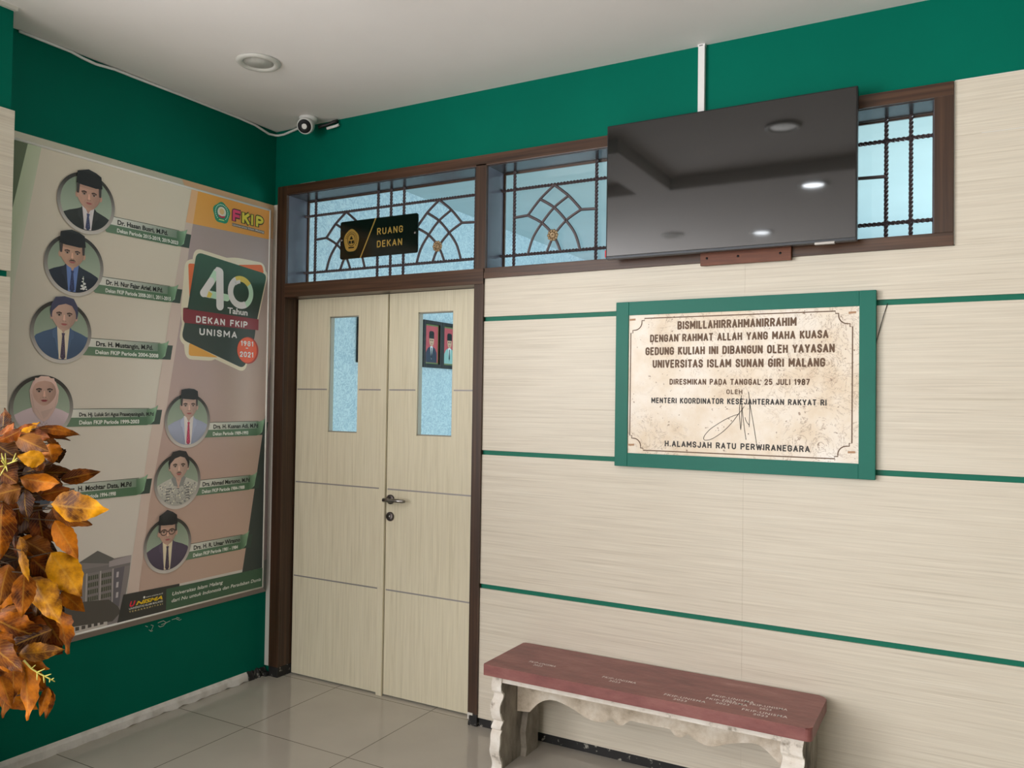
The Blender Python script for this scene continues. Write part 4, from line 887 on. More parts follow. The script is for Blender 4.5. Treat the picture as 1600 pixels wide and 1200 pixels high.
# portraits ---------------------------------------------------------
RR_ = 0.131
SKIN = K(190, 150, 134)
def shade(c, k): return tuple(x*k for x in c[:3])+(1,)
def portrait(cy, cz, suit, shirt, tie, skin, a0=0.0, b0=0.30, fw=0.37, fh=0.42, hat=None, hair=None, must=False, glasses=False, veil=None, sh=-0.02, batik=False, flower=False, lapel=True):
    m = MB()
    fw *= 1.07; fh *= 1.08; skin = shade(skin, .88)
    P = lambda a, b: (cy+a*RR_, cz+b*RR_)
    def fl(pts, lvl, col): flat(m, [P(*p) for p in pts], 10+lvl, col)
    ri = 0.885
    def clampin(p, r_=ri):
        d = math.hypot(*p); return p if d <= r_ else (p[0]*r_/d, p[1]*r_/d)
    # ring: dark above, pale below
    n_ = 64
    def rc(b): t = (b+1)/2; t = max(0, min(1, 1.05-1.3*t)); return tuple(x*(1-t)+y*t for x, y in zip(K(48, 46, 44), K(158, 152, 148)))
    for i in range(n_):
        u, v = 2*PI*i/n_, 2*PI*(i+1)/n_
        q = [(math.cos(u), math.sin(u)), (math.cos(v), math.sin(v)), (ri*math.cos(v), ri*math.sin(v)), (ri*math.cos(u), ri*math.sin(u))]
        fl(q, 0, [rc(p[1]) for p in q])
    bg = circ(0, 0, ri, None, 48); fl(bg, 0, [tuple(x*(.5-.5*p[1]/ri)+y*(.5+.5*p[1]/ri) for x, y in zip(K(142, 152, 138), K(98, 110, 96))) for p in bg])
    ell = lambda cx, cz_, rx_, rz_, k=24: circ(cx, cz_, rx_, rz_, k)
    chin = b0-fh
    # shoulders
    pts = [(-.98, sh-.42), (-.86, sh-.20), (-.62, sh-.08), (-.34, sh+.02), (-.17, sh+.10), (.17, sh+.10), (.34, sh+.02), (.62, sh-.08), (.86, sh-.20), (.98, sh-.42)]
    pts = [(p[0]+a0*.6, p[1]) for p in pts]
    top = []
    for i in range(len(pts)-1):
        for k in range(4): top.append((pts[i][0]+(pts[i+1][0]-pts[i][0])*k/4, pts[i][1]+(pts[i+1][1]-pts[i][1])*k/4))
    top.append(pts[-1])
    top = [p for p in top if math.hypot(*p) <= ri+.02]
    top = [clampin(p) for p in top]
    al, ar = math.atan2(top[0][1], top[0][0]), math.atan2(top[-1][1], top[-1][0])
    al = al if al > 0 else al+2*PI; ar = ar+2*PI if ar < 0 else ar+2*PI
    arc = [(ri*math.cos(ar-(ar-al)*i/30), ri*math.sin(ar-(ar-al)*i/30)) for i in range(31)]
    body = top+arc; fl(body, 1, [shade(suit, 1.1 if p[1] > -.4 else .85) for p in body])
    nx = a0*.8
    if batik:
        rnd = random.Random(4)
        for i in range(260):
            a = rnd.uniform(-.8, .8); b = rnd.uniform(-.86, sh)
            if math.hypot(a, b) > .84 or b > sh-.06-abs(a)*.16: continue
            r1 = rnd.uniform(.012, .034); r2 = rnd.uniform(.012, .034)
            fl(ell(a, b, r1, r2, 6), 1.5, rnd.choice([K(84, 84, 86), K(104, 104, 104), K(184, 180, 166), K(120, 118, 116)]))
        for s in (-.42, .42):
            for k in range(5): fl([(s-.08, -.22-k*.10), (s+.08, -.22-k*.10), (s+.08, -.25-k*.10), (s-.08, -.25-k*.10)], 2, K(70, 70, 72))
    # neck and shirt
    if veil is None:
        vdep = -.86 if not batik else sh-.34
        shp = [(nx-.20, sh+.10), (nx-.10, sh+.16), (nx+.10, sh+.16), (nx+.20, sh+.10), (nx+.12, sh-.25), (nx+.03, vdep), (nx-.03, vdep), (nx-.12, sh-.25)]
        if not batik: shp = [(nx-.22, sh+.12), (nx+.22, sh+.12), (nx+.20, sh-.30), (nx+.13, -.86), (nx-.13, -.86), (nx-.20, sh-.30)]
        fl(shp, 2, shirt if not batik else shade(skin, .92))
        fl([(nx-.15, chin+.16), (nx+.15, chin+.16), (nx+.15, sh+.07), (nx+.02, sh-.10), (nx-.02, sh-.10), (nx-.15, sh+.07)], 3, shade(skin, .80))
        if not batik:
            fl([(nx-.22, sh+.13), (nx-.14, sh+.16), (nx-.01, sh-.09), (nx-.09, sh-.20)], 4, shade(shirt, 1.05)); fl([(nx+.22, sh+.13), (nx+.14, sh+.16), (nx+.01, sh-.09), (nx+.09, sh-.20)], 4, shade(shirt, .95))
            fl([(nx-.055, sh-.09), (nx+.055, sh-.09), (nx+.035, sh-.19), (nx-.035, sh-.19)], 5, shade(tie, 1.25)); fl([(nx-.035, sh-.19), (nx+.035, sh-.19), (nx+.085, -.80), (nx+.03, -.865), (nx-.03, -.865), (nx-.085, -.80)], 5, tie)
            rnd = random.Random(int(abs(cy)*1000))
            for i in range(9): 
                b = -.28-.058*i; fl(ell(nx+rnd.uniform(-.04, .04), b, .014, .020, 6), 6, shade(tie, 2.2))
            if lapel:
                for s in (-1, 1):
                    fl([(nx+s*.21, sh+.12), (nx+s*.36, sh-.05), (nx+s*.34, sh-.24), (nx+s*.27, sh-.28), (nx+s*.12, -.86), (nx+s*.155, -.55)], 4, shade(suit, 1.35 if s < 0 else 1.2))
        else:
            for s in (-1, 1): fl([(nx+s*.16, sh+.14), (nx+s*.32, sh+.02), (nx+s*.20, sh-.24), (nx+s*.02, sh-.30)], 4, K(112, 112, 110))
            fl(ell(nx, sh-.36, .022, .022, 10), 5, K(40, 40, 60))
    # head
    def head(rx_, rz_, cx, cz_, jaw):
        o = []
        for i in range(36):
            t = 2*PI*i/36; a, b = math.cos(t), math.sin(t); k = 1-jaw*max(0, -b)**1.5; o.append((cx+rx_*a*k, cz_+rz_*b))
        return o
    if veil is not None:
        fl([(a0-.42, .20), (a0-.46, .52), (a0-.36, .80), (a0-.12, .97), (a0+.12, .97), (a0+.36, .80), (a0+.47, .52), (a0+.44, .16), (a0+.30, -.16), (a0+.16, -.36), (a0, -.46), (a0-.16, -.34), (a0-.34, -.12)], 6, [shade(veil, k) for k in (.8, .9, 1, 1.08, 1.08, 1, .92, .85, .8, .78, .78, .8, .8)])
        fl([(a0-.10, -.14), (a0+.30, -.02), (a0+.18, -.20), (a0, -.38)], 7, shade(veil, .72))
        for k, (p_, q_) in enumerate((((-.40, .40), (-.30, -.06)), ((.42, .42), (.34, -.06)), ((-.26, -.02), (-.06, -.34)), ((.28, .0), (.10, -.30)))): fl([(a0+p_[0]-.012, p_[1]), (a0+p_[0]+.012, p_[1]), (a0+q_[0]+.016, q_[1]), (a0+q_[0]-.016, q_[1])], 8.5, shade(veil, .76))
        for k in range(8): fl(ell(a0-.20+k*.05, -.46-.02*abs(k-4)-.05*(k % 2), .012, .03, 6), 7, shade(suit, .55))
    else:
        for s in (-1, 1): fl(ell(a0+s*fw*1.02, b0-.03, .05, .10, 14), 5, shade(skin, .82))
        if hair:
            fl([(a0-fw*1.08, b0-.05), (a0-fw*1.16, b0+.18), (a0-fw*1.02, b0+fh*.85), (a0-fw*.62, b0+fh*1.28), (a0-.02, b0+fh*1.42), (a0+fw*.62, b0+fh*1.30), (a0+fw*1.06, b0+fh*.85), (a0+fw*1.18, b0+.16), (a0+fw*1.08, b0-.05)], 5.5, hair)
    f = head(fw, fh, a0, b0, .26)
    if glasses or hair is None: pass
    fl(f, 6 if veil is None else 8, [shade(skin, 1.05-.42*max(0, (p[0]-a0+.05)/fw)-.16*max(0, -(p[0]-a0)/fw)-.12*(p[1] < b0-.2)) for p in f])
    L0 = 8 if veil is None else 9
    if veil is not None: fl([(a0-fw*.95, b0+fh*.52), (a0-fw*.55, b0+fh*.80), (a0, b0+fh*.90), (a0+fw*.55, b0+fh*.80), (a0+fw*.95, b0+fh*.52), (a0+fw*.80, b0+fh*1.1), (a0-fw*.8, b0+fh*1.1)], 9, shade(veil, 1.02))
    dark = K(52, 42, 40)
    for s in (-1, 1):
        ex = a0+s*.168; ey = b0+.03
        fl([(ex-.095, ey+.040), (ex-.02, ey+.066), (ex+.085, ey+.048), (ex+.085, ey+.085), (ex, ey+.108), (ex-.095, ey+.078)] if s < 0 else [(ex+.095, ey+.040), (ex+.02, ey+.066), (ex-.085, ey+.048), (ex-.085, ey+.085), (ex, ey+.108), (ex+.095, ey+.078)], L0, dark)
        fl(ell(ex, ey+.01, .088, .050, 14), L0, shade(skin, .72)); fl(ell(ex, ey, .070, .021, 14), L0+.5, K(146, 130, 124)); fl(ell(ex, ey+.002, .034, .024, 12), L0+1, K(34, 26, 26))
        fl([(ex-.075, ey+.018), (ex, ey+.034), (ex+.075, ey+.018), (ex+.07, ey+.034), (ex, ey+.048), (ex-.07, ey+.034)], L0+1.5, dark)
    fl([(a0-.035, b0+.05), (a0+.03, b0+.05), (a0+.085, b0-.13), (a0+.03, b0-.165), (a0-.05, b0-.16), (a0-.075, b0-.13)], L0, shade(skin, .80)); fl([(a0-.022, b0+.05), (a0+.018, b0+.05), (a0+.035, b0-.13), (a0-.04, b0-.13)], L0+.5, shade(skin, 1.16))
    for s in (-1, 1): fl(ell(a0+s*.042, b0-.150, .024, .012, 8), L0+1, shade(skin, .42))
    for s in (-1, 1):
        fl([(a0+s*.10, b0-.12), (a0+s*.17, b0-.22), (a0+s*.165, b0-.28), (a0+s*.145, b0-.22), (a0+s*.085, b0-.15)], L0, shade(skin, .78))
        fl([(a0+s*fw*.92, b0+.02), (a0+s*fw*.60, b0-.10), (a0+s*fw*.50, b0-.30), (a0+s*fw*.78, b0-.22)], L0-.5, shade(skin, .84 if s < 0 else .66))
    fl([(a0-.07, b0-.315), (a0+.07, b0-.315), (a0+.04, b0-.335), (a0-.04, b0-.335)], L0, shade(skin, .78))
    lip = K(128, 72, 72) if veil is None else K(104, 40, 46)
    fl([(a0-.125, b0-.245), (a0-.03, b0-.222), (a0, b0-.230), (a0+.03, b0-.222), (a0+.125, b0-.245), (a0+.03, b0-.250), (a0-.03, b0-.250)], L0, lip); fl([(a0-.11, b0-.245), (a0+.11, b0-.245), (a0+.05, b0-.285), (a0-.05, b0-.285)], L0+.5, shade(lip, 1.15))
    if must: fl([(a0-.13, b0-.225), (a0-.05, b0-.175), (a0+.05, b0-.175), (a0+.13, b0-.225), (a0+.05, b0-.208), (a0-.05, b0-.208)], L0+1, dark)
    if batik: fl(ell(a0, b0-.31, .05, .03, 10), L0, shade(skin, .6))
    if glasses:
        for s in (-1, 1):
            ex = a0+s*.165; stroke(m, [P(*q) for q in circ(ex, b0+.02, .125, .10, 20)], .004, at(10+L0+2), PRINT, True, K(60, 48, 44))
        stroke(m, [P(a0-.04, b0+.04), P(a0+.04, b0+.04)], .004, at(10+L0+2), PRINT, False, K(60, 48, 44))
        for s in (-1, 1): stroke(m, [P(a0+s*.28, b0+.05), P(a0+s*fw, b0+.07)], .003, at(10+L0+2), PRINT, False, K(60, 48, 44))
    if hair:
        hb = b0+fh*.58
        fl([(a0-fw*1.06, b0+.10), (a0-fw*1.10, b0+fh*.75), (a0-fw*.75, b0+fh*1.30), (a0, b0+fh*1.42), (a0+fw*.75, b0+fh*1.30), (a0+fw*1.12, b0+fh*.75), (a0+fw*1.06, b0+.10), (a0+fw*.90, b0+fh*.42), (a0+fw*.62, b0+fh*.78), (a0+.04, b0+fh*.90), (a0-fw*.50, b0+fh*.74), (a0-fw*.88, b0+fh*.40)], L0+1, hair)
    if hat:
        w_ = fw*1.10; hb = b0+fh*.62; ht, peak = hat
        for s in (-1, 1): fl([(a0+s*fw*.86, b0+.02), (a0+s*fw*1.03, b0+.02), (a0+s*fw*1.05, hb+.03), (a0+s*fw*.80, hb+.03)], L0+1, K(58, 52, 52))
        fl([(a0-fw*.95, hb-.06), (a0, hb-.09), (a0+fw*.95, hb-.06), (a0+fw*.9, hb+.02), (a0-fw*.9, hb+.02)], L0-.5, shade(skin, .72))
        hp = [(a0-w_, hb+.04), (a0-w_*.93, ht-.03), (a0-w_*.55, ht+peak*.3), (a0-.04, ht+peak), (a0+w_*.50, ht+peak*.35), (a0+w_*.92, ht-.06), (a0+w_*1.02, hb+.02), (a0+w_*.5, hb-.015), (a0, hb+.0), (a0-w_*.5, hb+.01)]
        fl(hp, L0+2, [K(30, 30, 32)]*2+[K(46, 46, 48)]*3+[K(30, 30, 32)]*5)
    if flower:
        for a, b, r_ in ((.28, -.40, .035), (.26, -.50, .03), (.33, -.56, .05), (.25, -.64, .05), (.36, -.66, .045), (.30, -.72, .06), (.22, -.74, .03), (.40, -.73, .03)): fl(ell(a, b, r_, r_*.8, 8), L0+1, K(190, 190, 190))
        stroke(m, [P(.29, -.32), P(.30, -.70)], .003, at(10+L0), PRINT, False, K(150, 160, 150))
    return m.build('portrait', ps)
DK = K(40, 42, 42); NAVY = K(44, 50, 66)
PT = {}
PT[1] = portrait(-1.099, 2.315, DK, K(172, 166, 168), K(52, 56, 80), SKIN, .06, .26, .38, .44, hat=(1.02, .10), sh=-.24)
PT[2] = portrait(-1.146, 2.043, K(36, 40, 50), K(84, 104, 150), K(44, 50, 78), K(192, 154, 134), -.10, .33, .37, .40, hat=(1.04, .08), must=True, sh=-.10, flower=True)
PT[3] = portrait(-1.195, 1.757, K(58, 74, 98), K(190, 178, 158), K(58, 50, 66), K(196, 162, 148), .06, .50, .37, .42, hair=K(58, 58, 78), sh=.06)
PT[4] = portrait(-1.268, 1.444, K(160, 144, 150), K(160, 144, 150), K(90, 80, 90), K(200, 162, 148), .04, .46, .35, .38, veil=K(188, 160, 152), sh=-.02)
PT[5] = portrait(-1.322, 1.118, K(56, 62, 72), K(190, 184, 180), K(60, 50, 60), SKIN, .0, .42, .36, .42, hair=K(40, 38, 42), sh=.04)
PT[6] = portrait(-0.557, 1.379, K(124, 128, 146), K(196, 188, 186), K(140, 54, 76), K(200, 166, 154), .03, .52, .33, .40, hat=(1.16, .03), sh=.04)
PT[7] = portrait(-0.606, 1.090, K(146, 144, 138), K(180, 170, 150), K(90, 90, 90), K(198, 166, 152), .02, .52, .36, .40, hair=K(40, 38, 40), must=True, sh=.10, batik=True)
PT[8] = portrait(-0.653, 0.794, K(64, 56, 70), K(200, 188, 164), K(56, 48, 60), K(196, 160, 144), -.04, .46, .34, .40, hat=(1.12, .16), glasses=True, sh=.06)
# name ribbons
def ribbon(cy, cz, yend, name, n0, n1, term, t0, t1, cap=0.0215, cap2=0.0175):
    m = MB(); top, mid, bot = cz-0.032, cz-0.067, cz-0.1045; xs = cy+0.110
    WHr, GYr = K(190, 188, 182), K(88, 104, 90)
    # dark folded end, ribbon halves, curl
    flat(m, [(yend-0.03, top-0.003), (yend+0.025, top-0.003), (yend+0.014, bot+.002), (yend-0.06, bot+.002)], 3, K(46, 58, 52))
    xe = yend-0.045
    flat(m, [(xs, top), (xe, top+.002), (xe-.01, mid), (xs, mid)], 4, [WHr, GYr, GYr, WHr])
    flat(m, [(xs-.045, mid), (xe-.01, mid), (xe-.01, bot), (xs-.015, bot)], 4, [K(84, 104, 86), K(60, 86, 64), K(60, 86, 64), K(84, 104, 86)])
    cu = [(xe-.012, bot), (xe+.010, bot+.004), (xe+.028, bot+.018), (xe+.036, top-.02), (xe+.047, top+.019), (xe+.032, top+.008), (xe+.010, top+.002), (xe-.012, top+.002)]
    flat(m, cu, 5, [K(58, 84, 62), K(74, 100, 78), K(120, 150, 122), K(100, 130, 104), K(90, 120, 94), K(120, 146, 122), K(92, 116, 94), K(70, 92, 72)])
    flat(m, [(xs-.02, top), (xe, top+.003), (xe, top+.005), (xs-.02, top+.0022)], 5, K(60, 66, 58))
    rb = m.build('name_ribbon', ps)
    m = MB(); letters(m, name, n0, n1, cz-0.0625, cap, at(6), PRINT, K(24, 26, 24), bold=0.03); letters(m, term, t0, t1, cz-0.0965, cap2, at(6), PRINT, K(218, 220, 214), bold=0.03); m.build('lettering', rb)
ribbon(-1.099, 2.315, -0.585, 'Dr. Hasan Busri, M.Pd.', -0.9525, -0.692, 'Dekan Periode 2015-2019, 2019-2023', -0.954, -0.634)
ribbon(-1.146, 2.043, -0.629, 'Dr. H. Nur Fajar Arief, M.Pd.', -1.000, -0.712, 'Dekan FKIP Periode 2008-2011, 2011-2015', -1.002, -0.668)
ribbon(-1.195, 1.771, -0.675, 'Drs. H. Mustangin, M.Pd.', -1.040, -0.758, 'Dekan FKIP Periode 2004-2008', -1.042, -0.7285)
ribbon(-1.260, 1.467, -0.7255, 'Dra. Hj. Luluk Sri Agus Prasetyaningsih, M.Pd', -1.1086, -0.747, 'Dekan FKIP Periode 1999-2003', -1.1077, -0.821, 0.017)
ribbon(-1.322, 1.150, -0.771, 'Drs. H. Mochtar Data, M.Pd', -1.160, -0.853, 'Dekan FKIP Periode 1994-1998', -1.160, -0.929)
ribbon(-0.557, 1.3985, -0.0624, 'Drs. H. Kusnan Adi, M.Pd', -0.4024, -0.109, 'Dekan Periode 1989-1993', -0.4047, -0.176)
ribbon(-0.606, 1.116, -0.1095, 'Drs. Ahmad Martono, M.Pd', -0.4612, -0.1586, 'Dekan FKIP Periode 1984-1988', -0.4635, -0.193)
ribbon(-0.653, 0.811, -0.1563, 'Drs. H. R. Umar Wirasno', -0.5057, -0.2156, 'Dekan FKIP Periode 1981 - 1984', -0.508, -0.2296)
# scuff of white paint on the wall below the banner
m = MB(); random.seed(21)
SC = [[(-0.7406, 0.4315), (-0.7274, 0.4232)], [(-0.7109, 0.4287), (-0.6976, 0.4225), (-0.7061, 0.4053), (-0.7137, 0.4003)], [(-0.7211, 0.4088), (-0.7089, 0.3981), (-0.7000, 0.4002)], [(-0.6736, 0.4290), (-0.6615, 0.4315), (-0.6432, 0.4326), (-0.6274, 0.4210), (-0.6425, 0.4087), (-0.6609, 0.4077), (-0.6702, 0.4151)], [(-0.6550, 0.4168), (-0.6305, 0.4191), (-0.6057, 0.4241)], [(-0.5964, 0.4273), (-0.5743, 0.4276), (-0.5517, 0.4145), (-0.5421, 0.4177)], [(-0.5713, 0.4323), (-0.5519, 0.4242)]]
for pl in SC: stroke(m, pl, 0.0022, lambda a, b: (0.0008, a, b), OFFWHITE)
m.build('paint_scuff', wall_left)

# ================================================================== BENCH
bn = thing('bench', 'low cement bench with a red painted seat and white scalloped apron', 'bench', (2.235, -0.185, 0))
m = MB()
def seat_out(n_=5):
    x0, x1, y0, y1, r = 1.601, 2.874, -0.362, -0.012, 0.03; o = []
    for cx, cy, a0, rr in ((x1-r, y1-r, 0, r), (x0+.006, y1-.006, 90, .006), (x0+.006, y0+.006, 180, .006), (x1-.02, y0+.02, 270, .02)):
        for i in range(n_+1):
            a = math.radians(a0+90*i/n_); o.append((cx+rr*math.cos(a), cy+rr*math.sin(a)))
    return o
bm = bmesh.new(); so = seat_out()
lo = [bm.verts.new((a, b, 0.381)) for a, b in so]; hi = [bm.verts.new((a, b, 0.425)) for a, b in so]
bm.faces.new(lo[::-1]); tf = bm.faces.new(hi)
for i in range(len(so)): bm.faces.new((lo[i], lo[(i+1) % len(so)], hi[(i+1) % len(so)], hi[i]))
bmesh.ops.bevel(bm, geom=list(tf.edges), offset=0.004, segments=2, affect='EDGES'); m.frombm(bm, SEAT)
seat = m.build('seat', bn)
# white beam under the front of the seat
m = MB(); m.box((1.673, -0.332, 0.352), (2.772, -0.285, 0.381), WHITECEM, 0.003); m.build('front_beam', bn)
# scalloped apron between the legs
lower = [(1.676, 0.199), (1.735, 0.206), (1.752, 0.226), (1.772, 0.247), (1.798, 0.264), (1.8254, 0.274), (1.855, 0.2755), (1.8817, 0.2711), (1.932, 0.258), (1.982, 0.2367), (2.010, 0.229), (2.0407, 0.2265), (2.0695, 0.233), (2.1003, 0.2516), (2.112, 0.240), (2.1265, 0.233), (2.1453, 0.2347), (2.160, 0.246), (2.1776, 0.2607), (2.22, 0.2598), (2.2646, 0.2599), (2.3404, 0.2607), (2.347, 0.250), (2.3538, 0.2425), (2.368, 0.2375), (2.3822, 0.2389), (2.396, 0.248), (2.4059, 0.2575), (2.425, 0.246), (2.449, 0.2355), (2.47, 0.230), (2.4914, 0.229), (2.52, 0.236), (2.5453, 0.248), (2.57, 0.258), (2.5984, 0.2655), (2.63, 0.273), (2.6546, 0.2757), (2.672, 0.272), (2.6864, 0.2645), (2.705, 0.252), (2.718, 0.2396), (2.735, 0.226), (2.753, 0.2139), (2.775, 0.199)]
m = MB(); bm = bmesh.new(); y0, y1 = -0.205, -0.172
def V(x, y, z): return bm.verts.new((x, y, z))
fl = [V(x, y0, z) for x, z in lower]; bl_ = [V(x, y1, z) for x, z in lower]; ft = [V(x, y0, 0.381) for x, z in lower]; bt = [V(x, y1, 0.381) for x, z in lower]
for i in range(len(lower)-1):
    bm.faces.new((fl[i], fl[i+1], ft[i+1], ft[i])); bm.faces.new((bl_[i+1], bl_[i], bt[i], bt[i+1])); bm.faces.new((bl_[i], bl_[i+1], fl[i+1], fl[i]))
bm.faces.new((fl[0], ft[0], bt[0], bl_[0])); bm.faces.new((fl[-1], bl_[-1], bt[-1], ft[-1]))
m.frombm(bm, CEMENT); m.build('apron', bn)
# carved legs: wavy front and rear edges
front = [(-0.332, 0.381), (-0.333, 0.318), (-0.321, 0.306), (-0.324, 0.290), (-0.338, 0.270), (-0.340, 0.235), (-0.333, 0.205), (-0.322, 0.196), (-0.322, 0.188), (-0.330, 0.176), (-0.331, 0.163), (-0.322, 0.156), (-0.336, 0.142), (-0.345, 0.115), (-0.343, 0.080), (-0.334, 0.050), (-0.328, 0.020), (-0.330, 0.0)]
back = [(-0.040-(y+0.332)*0.8, z) for y, z in front[::-1]]
def legp(x0, x1, s):
    m = MB(); m.prism(front+back, GREYCEM, lambda a, b, d: (d, a, b), x0, x1)
    l = m.build('leg', bn)
    # white-washed front edge
    m = MB(); bm = bmesh.new(); pts = []
    K = curve(front, 3)
    for (y, z) in K:
        jx = 0.003*math.sin(z*70)
        pts.append([bm.verts.new((x0-0.001+jx, y-0.004, z)), bm.verts.new((x1+0.001+jx, y-0.004, z)), bm.verts.new((x1+0.001+jx, y+0.006, z)), bm.verts.new((x0-0.001+jx, y+0.006, z))])
    for i in range(len(pts)-1):
        for q in range(4): bm.faces.new((pts[i][q], pts[i][(q+1) % 4], pts[i+1][(q+1) % 4], pts[i+1][q]))
    bm.faces.new(pts[0][::-1]); bm.faces.new(pts[-1]); bmesh.ops.recalc_face_normals(bm, faces=bm.faces); m.frombm(bm, WHITECEM); m.build('white_edge', l)
    # thicker rear post
    m = MB(); prof = [(-0.165, 0.381), (-0.165, 0.20), (-0.150, 0.18), (-0.172, 0.10), (-0.160, 0.03), (-0.168, 0.0), (-0.055, 0.0), (-0.058, 0.06), (-0.048, 0.12), (-0.060, 0.2), (-0.056, 0.381)]
    a, b = (x1, x1+0.026) if s > 0 else (x0-0.026, x0)
    m.prism(prof, GREYCEM, lambda p, q, d: (d, p, q), a, b); m.build('rear_post', l)
legp(1.6305, 1.6735, 1); legp(2.772, 2.842, -1)
# stencilled marks on the seat
def stamp(x, y, ang, label, faint=1.0, w=0.135):
    m = MB(); ca, sa = math.cos(ang), math.sin(ang)
    to3 = lambda a, b: (x+a*ca-b*sa, y+a*sa+b*ca, 0.4256)
    letters(m, label[0], 0, w, 0.0, 0.019, to3, STENCIL, bold=0.012, space=1.15); letters(m, '2023', w*.28, w*.60, -0.026, 0.017, to3, STENCIL, bold=0.012, space=1.1)
    m.build('stencil_mark', seat)
stamp(1.7475, -0.2444, -0.019, ('FKIP-UNISMA',), w=0.1222)
stamp(2.0789, -0.2584, 0.000, ('FKIP-UNISMA',), w=0.1386)
stamp(2.3482, -0.3152, -0.000, ('FKIP-UNISMA',), w=0.1547)
stamp(2.5030, -0.2312, 0.024, ('FKIP-UNISMA',), w=0.1511)
stamp(2.4923, -0.2719, 0.024, ('FKIP-UNISMA',), w=0.1484)
stamp(2.6442, -0.2473, 0.094, ('FKIP-UNISMA',), w=0.1282)
stamp(2.6315, -0.3109, 0.033, ('FKIP-UNISMA',), w=0.1537)


